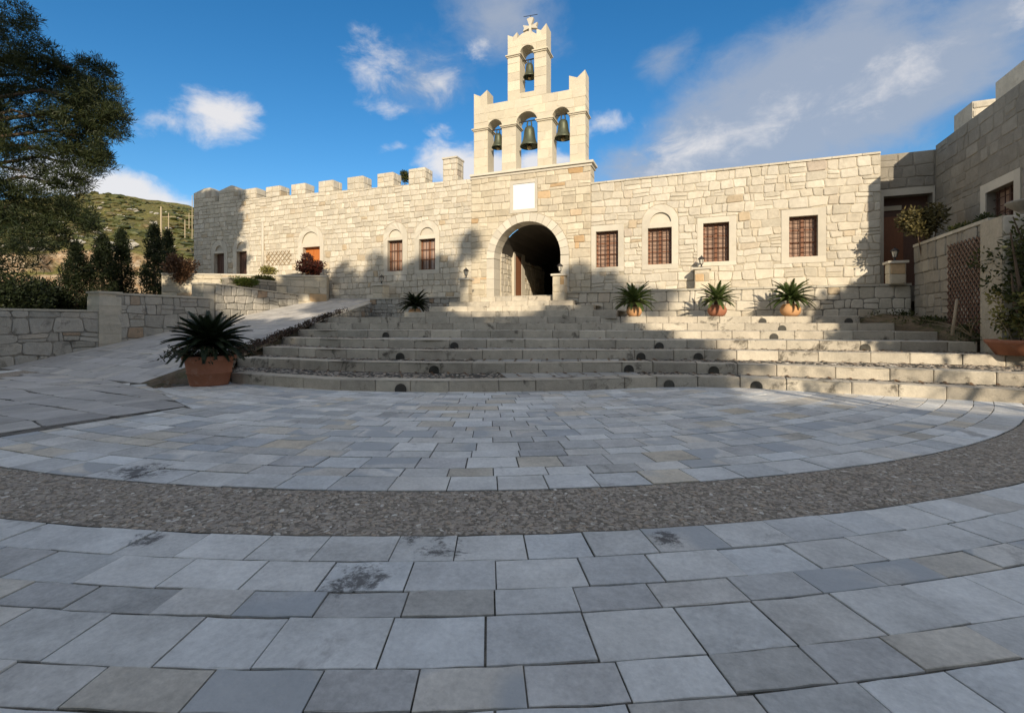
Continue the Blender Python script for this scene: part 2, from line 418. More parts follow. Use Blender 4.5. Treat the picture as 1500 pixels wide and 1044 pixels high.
def leaves(mb, rng, c, r3, n, L=.08, W=.03, shell=.45, droop=0., up=.3, tri=False):
    c = Vector(c)
    for _ in range(n):
        d_ = Vector((rng.gauss(0, 1), rng.gauss(0, 1), rng.gauss(0, 1)))
        if d_.length < 1e-3: continue
        d_.normalize(); k = (shell + (1 - shell) * rng.random()) * (1 + rng.gauss(0, .08)); p = c + Vector((d_.x * r3[0], d_.y * r3[1], d_.z * r3[2])) * k
        ax = (d_ * .7 + Vector((rng.gauss(0, .6), rng.gauss(0, .6), rng.gauss(0, .5) + up - droop))).normalized()
        sd = ax.cross(Vector((rng.gauss(0, 1), rng.gauss(0, 1), rng.gauss(0, 1)))).normalized()
        l, w_ = L * rng.uniform(.6, 1.3), W * rng.uniform(.7, 1.3)
        b = len(mb.v); mb.v += [tuple(p - sd * w_ * .2), tuple(p + ax * l * .5 - sd * w_ * .5), tuple(p + ax * l), tuple(p + ax * l * .5 + sd * w_ * .5)]
        mb.f.append([b, b + 1, b + 2, b + 3]); mb.mi.append(mb.cur)
# ------------------------------------------------------------------ materials
R = random.Random
M = {}
PLZ = Vector((-6.24, 13.94 - 12, 0))
LICHEN = [(*(on_z(a, b, 0) - PLZ).xy, r_) for a, b, r_ in ((650, 802, .25), (600, 790, .14), (522, 848, .27), (205, 690, .42), (975, 790, .18), (215, 788, .18))]
WALL = [(0, (.55, .49, .385)), (.2, (.60, .54, .43)), (.4, (.52, .465, .36)), (.6, (.56, .505, .40)), (.8, (.61, .555, .45)), (.93, (.53, .465, .355)), (.965, (.51, .40, .26)), (.985, (.54, .47, .36)), (1, (.45, .38, .30))]
M['wall'] = stone_mat('limestone_rubble', WALL, grain=10, bstr=.55, stain=(.34, .25, .15), stain_amt=.35, stain_th=.6)
M['gate'] = stone_mat('limestone_squared', [(0, (.55, .48, .35)), (.3, (.60, .53, .40)), (.6, (.50, .43, .31)), (.9, (.58, .51, .39)), (.96, (.48, .31, .15)), (1, (.5, .4, .28))], grain=9, bstr=.45, stain=(.36, .27, .17), stain_amt=.3)
M['mortar'] = stone_mat('lime_mortar', [(0, (.50, .44, .33)), (1, (.46, .40, .30))], grain=16, bstr=.6)
M['trim'] = stone_mat('dressed_limestone', [(0, (.55, .50, .40)), (1, (.60, .545, .44))], grain=6, bstr=.2, mottle=.10, stain=(.42, .35, .24), stain_amt=.25)
M['belfry'] = stone_mat('belfry_limestone', [(0, (.58, .51, .38)), (.5, (.63, .56, .43)), (1, (.60, .53, .39))], grain=6, bstr=.3, mottle=.10, stain=(.42, .34, .22), stain_amt=.3)
M['rough'] = stone_mat('rough_fieldstone', [(0, (.36, .34, .29)), (.3, (.43, .40, .34)), (.6, (.33, .31, .26)), (.93, (.46, .42, .35)), (.97, (.36, .26, .17)), (1, (.3, .24, .19))], grain=7, bstr=.9, bdist=.035, stain=(.12, .11, .09), stain_amt=.6, stain_th=.55)
M['rough_mortar'] = stone_mat('grey_mortar', [(0, (.27, .25, .21)), (1, (.23, .21, .17))], grain=14, bstr=.8, stain=(.10, .09, .07), stain_amt=.6, stain_th=.52)
M['shade'] = stone_mat('shade_dark_limestone', [(0, (.27, .245, .20)), (.5, (.31, .28, .225)), (1, (.25, .225, .18))], grain=8, bstr=.5, stain=(.2, .16, .11), stain_amt=.5)  # darker copy of the limestone, deep shade put into its colour
M['coping'] = stone_mat('coping_stone', [(0, (.50, .46, .37)), (1, (.43, .39, .31))], grain=7, bstr=.35, stain=(.2, .18, .14), stain_amt=.5)
M['step'] = stone_mat('step_stone', [(0, (.44, .395, .315)), (.35, (.53, .475, .375)), (.7, (.48, .425, .335)), (1, (.39, .35, .28))], grain=6, bstr=.6, stain=(.075, .065, .05), stain_amt=.85, stain_scale=2.0, stain_th=.57, mottle=.26)
M['tread'] = stone_mat('tread_paving', [(0, (.34, .33, .30)), (.5, (.42, .40, .35)), (1, (.38, .36, .31))], grain=6, bstr=.4, stain=(.1, .08, .05), stain_amt=.6)
M['joint'] = stone_mat('dark_joint_earth', [(0, (.085, .08, .065)), (1, (.07, .065, .055))], grain=18, bstr=.8, stain=(.03, .03, .02), stain_amt=.7)
M['joint_fill'] = stone_mat('grey_joint_fill', [(0, (.20, .185, .155)), (1, (.17, .155, .13))], grain=18, bstr=.9, stain=(.04, .04, .03), stain_amt=.9, stain_scale=2.5, stain_th=.47)
M['slab'] = stone_mat('paving_slab', [(0, (.50, .495, .47)), (.14, (.58, .57, .53)), (.3, (.65, .625, .57)), (.42, (.54, .53, .505)), (.55, (.67, .645, .585)), (.66, (.62, .545, .42)), (.76, (.59, .565, .515)), (.86, (.60, .54, .43)), (.93, (.42, .44, .45)), (1, (.60, .575, .525))], rough=.8, grain=5, bstr=.8, bdist=.014, stain=(.15, .135, .12), stain_amt=.8, stain_scale=1.1, stain_th=.625, mottle=.34, spec=.22, swirl=(.42, .445, .455), spots=LICHEN)
M['slab_pale'] = stone_mat('pale_paving_slab', [(0, (.61, .61, .585)), (.3, (.67, .66, .615)), (.55, (.70, .69, .645)), (.75, (.63, .64, .62)), (.9, (.66, .625, .555)), (1, (.59, .605, .59))], rough=.8, grain=5, bstr=.8, bdist=.014, stain=(.22, .20, .18), stain_amt=.7, stain_scale=1.3, stain_th=.63, mottle=.3, spec=.22, spots=LICHEN)
M['apron'] = stone_mat('rough_paving', [(0, (.42, .40, .37)), (.4, (.50, .475, .43)), (.8, (.45, .43, .40)), (1, (.54, .50, .43))], rough=.85, grain=7, bstr=.6, stain=(.15, .135, .115), stain_amt=.6, stain_scale=1.2, stain_th=.6)
M['pebble'] = stone_mat('pebble', [(0, (.30, .255, .205)), (.3, (.40, .345, .275)), (.55, (.345, .305, .255)), (.75, (.45, .385, .305)), (.9, (.42, .33, .24)), (.965, (.52, .47, .39)), (1, (.70, .66, .58))], rough=.7, grain=20, bstr=.15)
M['grout'] = stone_mat('pebble_grout', [(0, (.27, .235, .185)), (1, (.24, .21, .165))], grain=25, bstr=.8)
M['earth'] = stone_mat('dry_earth', [(0, (.16, .12, .075)), (1, (.13, .10, .065))], grain=5, bstr=1, bdist=.05, stain=(.05, .06, .02), stain_amt=.6, stain_th=.5)
M['white'] = plain_mat('white_plaque', (.80, .80, .78), .5, mottle=.06)
M['wood'] = plain_mat('red_brown_wood', (.22, .095, .048), .55, 9, .35, stretch=(8, 8, 1))
M['door'] = plain_mat('orange_door_wood', (.50, .16, .035), .5, 9, .25, stretch=(8, 8, 1))
M['darkwood'] = plain_mat('dark_shutter_wood', (.12, .065, .045), .55, 9, .3, stretch=(10, 10, 1))
M['paledoor'] = plain_mat('pale_frame_wood', (.55, .47, .34), .6, 9, .15, stretch=(8, 8, 1))
M['pane'] = plain_mat('curtained_pane', (.40, .27, .20), .12, 3, .3, .02, spec=.6, stretch=(7, 7, .6))
M['iron'] = plain_mat('black_iron', (.035, .03, .028), .5, 30, .3, spec=.4)
M['rust'] = plain_mat('rusty_iron', (.085, .045, .03), .65, 30, .4)
M['lamp_glass'] = plain_mat('frosted_glass', (.62, .58, .48), .25, spec=.6, mottle=.05)
M['bronze'] = plain_mat('green_bronze', (.11, .12, .075), .45, 12, .35, .1, spec=.5, metal=.55)
M['brass'] = plain_mat('brass_clapper', (.55, .40, .2), .35, metal=.8)
M['terra'] = stone_mat('terracotta', [(0, (.55, .30, .14)), (1, (.60, .35, .17))], rough=.8, grain=7, bstr=.2, mottle=.15, stain=(.62, .50, .38), stain_amt=.35, stain_scale=3)
M['terra_dark'] = stone_mat('brown_terracotta', [(0, (.40, .17, .095)), (1, (.36, .15, .085))], rough=.8, grain=7, bstr=.2, mottle=.15, stain=(.5, .38, .3), stain_amt=.3, stain_scale=3)
M['dark'] = stone_mat('shade_dark_plaster', [(0, (.07, .062, .05)), (1, (.06, .053, .043))], grain=5, bstr=.5)  # near-black shade of the passage put into the plaster colour
M['soil'] = plain_mat('potting_soil', (.05, .035, .025), .95, 30, .4, 1, .02)
M['bark'] = plain_mat('bark', (.13, .09, .06), .9, 8, .4, 1, .03, stretch=(4, 4, 1))
M['twig'] = plain_mat('pale_twig', (.34, .27, .18), .8)
M['pole'] = plain_mat('weathered_pole_wood', (.42, .34, .22), .8)
M['lattice'] = plain_mat('lattice_wood', (.30, .22, .13), .75)
M['cable'] = plain_mat('black_cable', (.02, .02, .02), .6)
M['pine'] = leaf_mat('pine_needles', (.016, .027, .010), (.038, .052, .016), (.075, .078, .024))
M['cypress'] = leaf_mat('cypress_foliage', (.012, .02, .009), (.028, .04, .014), (.05, .06, .02))
M['cycad'] = leaf_mat('cycad_frond', (.03, .05, .016), (.075, .11, .03), (.13, .15, .045), .15, .4)
M['cycad_dark'] = leaf_mat('dark_cycad_frond', (.012, .02, .010), (.022, .034, .014), (.035, .045, .016), .08, .45)
M['shrub'] = leaf_mat('shrub_leaves', (.025, .035, .01), (.06, .072, .02), (.13, .12, .035))
M['olive'] = leaf_mat('olive_brown_leaves', (.06, .055, .02), (.13, .11, .04), (.2, .15, .055))
M['redleaf'] = leaf_mat('dark_red_leaves', (.03, .016, .012), (.07, .022, .014), (.16, .03, .018))
M['pinkleaf'] = leaf_mat('bronze_pink_leaves', (.06, .035, .02), (.14, .075, .04), (.22, .12, .06))
M['yellow'] = leaf_mat('yellow_green_leaves', (.12, .12, .03), (.24, .22, .06), (.34, .28, .1))
M['lawn'] = leaf_mat('bright_grass', (.05, .08, .012), (.10, .13, .02), (.16, .17, .04))
M['purple'] = leaf_mat('groundcover', (.035, .03, .018), (.08, .055, .04), (.12, .06, .05))
M['dry'] = leaf_mat('fallen_leaves', (.12, .06, .03), (.22, .12, .06), (.3, .2, .1), 0)
M['scrub'] = leaf_mat('hill_scrub', (.055, .065, .02), (.09, .095, .03), (.15, .11, .05), 0)

# ------------------------------------------------------------------ ground and hill
def hill_h(u):
    pts = [(-3, 120), (-1.6, 150), (-1.1, 176), (-.886, 186), (-.786, 181), (-.72, 176), (-.666, 167), (-.5, 135), (-.3, 80), (-.1, 15), (.2, 0)]
    for (a, b), (c, d_) in zip(pts, pts[1:]):
        if a <= u <= c: return b + (d_ - b) * (u - a) / (c - a)
    return 0
def hill_z(u, yc):
    k = hill_h(u) / 180; nz = mnoise.noise(Vector((u * 9, yc * .08, 3.1))); n2 = mnoise.noise(Vector((u * 30, yc * .25, 9.)))
    if yc < 30: b = -.05 + .6 * max(0, (yc - 24) / 6)
    elif yc < 39: b = .55 + (yc - 30) / 9 * 2.3
    else:
        e1 = 40 + nz * 1.6; f1 = min(1, max(0, (yc - e1) / 1.4)); f1 = f1 * f1 * (3 - 2 * f1)
        e2 = 46 + nz * 2.5; f2 = min(1, max(0, (yc - e2) / 1.5))
        b = 2.85 + f1 * 2.6 + f2 * 2.4 + max(0, yc - 40) * .06
        if yc > 48: b += (yc - 48) / 102 * 25.5 + .9 * n2 * min(1, (yc - 48) / 30) + nz * 1.8 * min(1, (yc - 48) / 40)
        if yc > 150: b -= ((yc - 150) / 60) ** 2 * 9
    return -.06 + (b + .06) * k
mb = MB()
us = [-3 + .0 * i for i in range(0)] + [-3, -2.6, -2.2, -1.9, -1.7, -1.5, -1.4, -1.3] + [-1.22 + .008 * i for i in range(86)] + [-.5, -.4, -.3, -.2, -.1, 0, .2]
ys = [24, 27, 30, 33, 36, 38, 39] + [39.5 + .3 * i for i in range(36)] + [50.5 + 1.3 * i for i in range(20)] + [77 + 3 * i for i in range(26)] + [160, 175, 195, 220]
for y in ys:
    for u in us: mb.v.append(tuple(cw(u * y, y, hill_z(u, y) + .18 * mnoise.noise(Vector((u * y * .9, y * .9, 0))) * min(1, max(0, (y - 26) / 10)))))
for j in range(len(ys) - 1):
    for i in range(len(us) - 1):
        a = j * len(us) + i; mb.f.append([a, a + 1, a + 1 + len(us), a + len(us)]); mb.mi.append(0)
mt = bpy.data.materials.new('hillside'); g = G(nt(mt))
tc = g.n('ShaderNodeTexCoord'); ge = g.n('ShaderNodeNewGeometry'); v = tc.outputs['Object']
sp = g.n('ShaderNodeSeparateXYZ'); g.l(ge.outputs['Normal'], sp.inputs[0])
n1 = g.noise(v, .16, 8, .65); n2 = g.noise(v, .9, 6, .7); n3 = g.noise(v, 3.5, 4)
grass = g.ramp(n1, [(.36, (.19, .185, .05)), (.5, (.25, .22, .08)), (.62, (.18, .155, .06)), (.7, (.28, .22, .12))])
grass = g.mix(g.ramp(n2, [(.54, 0.), (.66, .8)]), grass, (.085, .085, .03))
grass = g.mix(g.ramp(g.noise(v, .5, 7, .7), [(.66, 0.), (.72, .75)]), grass, (.36, .30, .22))
n4 = g.noise(v, 1.7, 9, .72, .6)
rock = g.ramp(n4, [(.3, (.16, .09, .05)), (.42, (.42, .27, .15)), (.54, (.55, .41, .26)), (.64, (.66, .55, .40)), (.74, (.30, .19, .11))])
f = g.ramp(g.m('ADD', sp.outputs[2], g.m('MULTIPLY', g.m('SUBTRACT', n2, .5), .25)), [(.62, 1.), (.78, 0.)])
out(g, g.mix(f, grass, rock), .95, g.m('ADD', g.m('ADD', n2, n4), g.m('MULTIPLY', n3, .6)), 1., .6, .1)
mk('hillside', mb, mt, kind='structure', smooth=True)
rng = R(5); mb = MB()
for _ in range(3600):
    yc = 49 + 100 * rng.random() ** 1.3; u = rng.uniform(-1.3, -.52)
    if mnoise.noise(Vector((u * 14, yc * .07, 1.))) < rng.uniform(-.35, .35): continue
    s_ = rng.uniform(.22, .62) * (1 + (yc - 49) / 130); p = cw(u * yc, yc, hill_z(u, yc) + s_ * .15)
    mb.blob(p, (s_ * rng.uniform(.7, 1.7), s_ * rng.uniform(.7, 1.4), s_ * rng.uniform(.35, .6)), rng, 6, 4, .3)
mk('hillside_scrub', mb, M['scrub'], kind='stuff', label='dark low scrub scattered over the green hillside', cat='scrub')
rng = R(6); mb = MB()
for _ in range(170):
    yc = 48 + 60 * rng.random() ** 1.2; u = rng.uniform(-1.2, -.55); s_ = rng.uniform(.18, .5)
    mb.blob(cw(u * yc, yc, hill_z(u, yc) + .1), (s_ * 1.6, s_, s_ * .6), rng, 6, 4, .35)
mk('hillside_boulders', mb, M['rough'], kind='stuff', label='pale boulders scattered over the green hillside', cat='boulders')

mb = MB(); S = 700
mb.add([(-S, -S, -.07), (S, -S, -.07), (S, S, -.07), (-S, S, -.07)], [(0, 1, 2, 3)])
mk('ground', mb, M['earth'], kind='structure')

# ------------------------------------------------------------------ plaza: rings of slabs round a centre under the steps
CX, CY = -6.24, 13.94
def pol(r_, a): return (CX + r_ * math.cos(a), CY + r_ * math.sin(a))
def ang(x, y): return math.atan2(y - CY, x - CX)
def cwp(xc, yc): q = cw(xc, yc); return (q.x, q.y)
APRON = [cwp(*p) for p in ((-4.73, 7.35), (-6.24, 8.5), (-7.73, 9.94), (-14.2, 13.26), (-19, 8), (-14, 1.0), (-6.52, 3.0))]
if area(APRON) < 0: APRON = APRON[::-1]
# nosing lines of the steps, traced at their own height
RISE = .208
def line_z(pts, z): return [on_z(a, b, z).xy for a, b in pts]
def line_y(pts): return [Vector(cwp((a - U0) / F * y, y)) for a, y in pts]
NOSE = {1: line_z([(338, 546), (413, 551), (500, 555.5), (630, 557.3), (760, 556.8), (860, 555), (910, 553), (960, 551.6), (1010, 551), (1060, 551.2), (1110, 553), (1200, 557.5), (1252, 560), (1320, 563), (1395, 566.5), (1500, 571), (1600, 576.5), (1700, 582)], RISE),
        2: line_z([(347, 523.5), (426, 526), (500, 529), (630, 531), (760, 531.3), (910, 530), (960, 530), (1060, 532), (1200, 536.2), (1275, 538.6), (1400, 542.5), (1500, 546.5), (1600, 551), (1700, 555)], 2 * RISE),
        3: line_z([(384, 507.5), (480, 511), (630, 513), (760, 512.8), (960, 512.3), (1060, 513), (1200, 515), (1400, 518), (1500, 520.5), (1560, 522)], 3 * RISE),
        4: line_z([(411, 493.5), (480, 496), (630, 497.5), (760, 497), (1050, 497.8), (1200, 498.8), (1400, 500.6), (1432, 501)], 4 * RISE),
        5: line_y([(436, 15.2), (480, 14.5), (760, 13.4), (1050, 12.8), (1200, 12.35), (1374, 11.7)]),
        6: line_y([(452, 16.2), (760, 14.7), (1050, 13.9), (1200, 13.4), (1311, 12.9)]),
        7: line_y([(470, 17.3), (600, 16.4), (760, 15.6), (900, 15.2), (1050, 14.7), (1260, 13.7)])}
NOSE[8] = [Vector((-10.3, 15.25)), Vector((-2.4, 15.25))]
NOSE[9] = [Vector((-9.7, 16.05)), Vector((-3.3, 16.05))]
NOSE[10] = [Vector((-9.25, 16.8)), Vector((-4.2, 16.8))]
NOSE[11] = [Vector((-9.0, 17.5)), Vector((-4.66, 17.5))]
def resample(P, n=None, step=None):
    L = [0]
    for a, b in zip(P, P[1:]): L.append(L[-1] + (b - a).length)
    n = n or max(1, round(L[-1] / step)); r_ = []
    for i in range(n + 1):
        s = L[-1] * i / n; k = 0
        while k < len(L) - 2 and L[k + 1] < s: k += 1
        r_.append(P[k].lerp(P[k + 1], (s - L[k]) / (L[k + 1] - L[k])))
    return r_
def y_on(P, x):
    for a, b in zip(P, P[1:]):
        if min(a.x, b.x) <= x <= max(a.x, b.x): return a.y + (b.y - a.y) * (x - a.x) / (b.x - a.x)
    return P[0].y if x < P[0].x else P[-1].y

plaza = thing('plaza', (CX, CY - 12, 0), kind='structure')
mb = MB(); na = 120
def ring_sheet(mb, r0, r1, a0, a1, z, n=96):
    for i in range(n):
        b0, b1 = a0 + (a1 - a0) * i / n, a0 + (a1 - a0) * (i + 1) / n
        mb.add([(*pol(r0, b0), z), (*pol(r1, b0), z), (*pol(r1, b1), z), (*pol(r0, b1), z)], [(0, 1, 2, 3)])
ring_sheet(mb, 2, 22, -math.pi, .25, -.007, 120)
mk('joint_bed', mb, M['joint_fill'], plaza)
rng = R(11); slabs = []
def row(r0, r1, length, inner, pale=0.):
    a = -math.pi * 1.0 + rng.random() * .05
    while a < .2:
        L = length * rng.uniform(.88, 1.12); da = L / ((r0 + r1) / 2); j = (.010 if inner else .007) + rng.uniform(-.002, .005)
        g0 = j / r1 / 2; n = 3
        jt = [rng.uniform(-.005, .005) for _ in range(4)]
        p = [pol(r0 + j / 2 + jt[0], a + g0), pol(r0 + j / 2 + jt[1], a + da - g0), pol(r1 - j / 2 + jt[2], a + da - g0), pol(r1 - j / 2 + jt[3], a + g0)]
        m0 = pol(r0 + j / 2, a + da / 2); m1 = pol(r1 - j / 2, a + da / 2)
        def lerp2(u, v, t): return (u[0] + (v[0] - u[0]) * t + rng.uniform(-.0035, .0035), u[1] + (v[1] - u[1]) * t + rng.uniform(-.0035, .0035))
        P = [p[0], p[3], lerp2(p[3], m1, .5), m1, lerp2(m1, p[2], .5), p[2], p[1], lerp2(p[1], m0, .5), m0, lerp2(m0, p[0], .5)]
        if area(P) < 0: P = P[::-1]
        a += da
        cx, cy = sum(q[0] for q in P) / 10, sum(q[1] for q in P) / 10
        if not (-17 < cx < 15 and cy > -2.2): continue
        if inner:
            if cy > y_on(NOSE[1], cx) + .25 or (cx < NOSE[1][0].x - .1 and cy > y_on(NOSE[1], NOSE[1][0].x) + .8): continue
            if cx < -9.4 and cy > 6.3: continue
            Ps = subtract([P], APRON)
        else: Ps = [P]
        for P in Ps:
            if area(P) < .012: continue
            mb = MB(); slab_prism(mb, P, rng.uniform(-.002, .004), .05, .0035, [rng.uniform(-.0015, .0015) for _ in range(40)])
            slabs.append((px_area([(x, y, 0) for x, y in P]), mb, 'slab_pale' if rng.random() < pale else 'slab'))
r_ = 11.69; k = 0
while r_ > 2.6:
    d_ = .325 if k % 2 == 0 else .225
    row(r_ - d_, r_, .425, True, .9 if k == 0 else .25 if k % 2 == 0 else .65); r_ -= d_; k += 1
for r0, r1, L in ((12.45, 12.75, .41), (12.75, 13.03, .43), (13.03, 13.225, .42), (13.225, 13.53, .44), (13.53, 13.725, .42), (13.725, 14.03, .43), (14.03, 14.33, .42), (14.33, 14.52, .42), (14.52, 14.83, .43), (14.83, 15.03, .42), (15.03, 15.33, .43), (15.33, 15.63, .42), (15.63, 15.83, .42), (15.83, 16.13, .43), (16.13, 16.45, .43)):
    row(r0, r1, L * .93, False, .9 if r1 - r0 > .25 else .12)
slabs.sort(key=lambda t: -t[0])
for a, m_, mn in slabs[:300]: mk('paving_slab', m_, M[mn], plaza)
for mn in ('slab', 'slab_pale'):
    mb = MB()
    for a, m_, mm in slabs[300:]:
        if mm == mn: mb.add(m_.v, m_.f)
    mk('small_paving_slabs', mb, M[mn], plaza, 'stuff')
# pebble band
mb = MB(); ring_sheet(mb, 11.70, 12.44, -math.pi, .2, -.005, 120); mk('pebble_bed', mb, M['grout'], plaza)
rng = R(12); mb = MB()
def pebble(mb, p, s, rng):
    a = rng.uniform(0, 6.283); l_, w_ = s * rng.uniform(.9, 1.7), s * rng.uniform(.5, .9); h = s * rng.uniform(.14, .3); c_, s_ = math.cos(a), math.sin(a); vs = []
    for kk, zz in ((1., -.3), (.86, .55)):
        for i in range(6):
            b = i * math.pi / 3; x, y = l_ * kk * math.cos(b) * rng.uniform(.85, 1.1), w_ * kk * math.sin(b) * rng.uniform(.85, 1.1)
            vs.append((p[0] + x * c_ - y * s_, p[1] + x * s_ + y * c_, p[2] + h * zz))
    vs.append((p[0], p[1], p[2] + h * .8))
    mb.add(vs, [(i, (i + 1) % 6, 6 + (i + 1) % 6, 6 + i) for i in range(6)] + [(6 + i, 6 + (i + 1) % 6, 12) for i in range(6)])
for _ in range(46000):
    a = rng.uniform(-2.75, -.35); r_ = rng.uniform(11.71, 12.43); p = pol(r_, a); q = to_px((p[0], p[1], 0))
    if q is None or not -250 < q[0] < 1750: continue
    pebble(mb, (*p, -.0035), rng.uniform(.009, .021), rng)
mk('pebbles', mb, M['pebble'], plaza, 'stuff')

# ------------------------------------------------------------------ apron and ramp on the left
RA0, RA1 = Vector((-10.81, 6.45, 0)), Vector((-13.56, 18.27, 2.36))     # ramp edge beside the steps
RL0, RL1 = Vector((-18.05, 7.19, 0)), Vector((-17.01, 18.27, 2.44))     # ramp edge along the wall
def ramp_pt(s, t): return RL0.lerp(RL1, t).lerp(RA0.lerp(RA1, t), s)
ramp = thing('ramp', (RA0.x, RA0.y, 0), kind='structure')
mb = MB(); n = 16
for i in range(n):
    a, b = i / n, (i + 1) / n; dz = Vector((0, 0, -.02))
    mb.add([ramp_pt(0, a) + dz, ramp_pt(1, a) + dz, ramp_pt(1, b) + dz, ramp_pt(0, b) + dz], [(0, 1, 2, 3)])
mk('ramp_bed', mb, M['joint_fill'], ramp)
rng = R(21); items = []
for P in courses(0, 7.2, 0, 11.6, rng, (.35, .6), (.4, .95), .05, .25):
    q = inset(P, .005)
    if not q: continue
    mb = MB(); q = chamfer(q, rng, .12, .03)
    pts = [ramp_pt(min(max(a / 7.2, 0), 1), b / 11.6) for a, b in q]
    n = len(pts); e = [rng.uniform(-.003, .004) for _ in range(n)]
    vs = [p + Vector((0, 0, -.05)) for p in pts] + [p + Vector((0, 0, .0 + k_)) for p, k_ in zip(pts, e)]
    mb.add(vs, [(i, (i + 1) % n, n + (i + 1) % n, n + i) for i in range(n)] + [list(range(n, 2 * n))])
    items.append((px_area(pts), mb))
items.sort(key=lambda t: -t[0])
for a, m_ in items[:300]: mk('paving_stone', m_, M['apron'], ramp)
mb = MB()
for a, m_ in items[300:]: mb.add(m_.v, m_.f)
if mb.v: mk('small_paving_stones', mb, M['apron'], ramp, 'stuff')
apron = thing('apron', (APRON[0][0], APRON[0][1], 0), kind='structure')
mb = MB(); mb.add([(x, y, -.016) for x, y in APRON], [list(range(len(APRON)))]); mk('apron_bed', mb, M['joint_fill'], apron)
rng = R(22)
e = (RA0 - RL0).normalized(); e = Vector((e.x, e.y)); f_ = Vector((-e.y, e.x)); items = []
for P in courses(-8, 11, -9, 1.6, rng, (.35, .62), (.4, 1.), .05, .25):
    q = [(RL0.x + e.x * a + f_.x * b, RL0.y + e.y * a + f_.y * b) for a, b in P]
    for i in range(len(APRON)):
        A_, B_ = APRON[i], APRON[(i + 1) % len(APRON)]; nx, ny = B_[1] - A_[1], -(B_[0] - A_[0]); q = clip(q, nx, ny, nx * A_[0] + ny * A_[1])
        if not q: break
    if not q: continue
    cx, cy = sum(p[0] for p in q) / len(q), sum(p[1] for p in q) / len(q)
    if math.hypot(cx - CX, cy - CY) > 11.75: continue
    q = inset(q, .007)
    if not q or area(q) < .01: continue
    mb = MB(); slab_prism(mb, chamfer(q, rng, .15, .05), rng.uniform(-.003, .005), .05, .008)
    items.append(mb)
for m_ in items[:300]: mk('paving_stone', m_, M['apron'], apron)

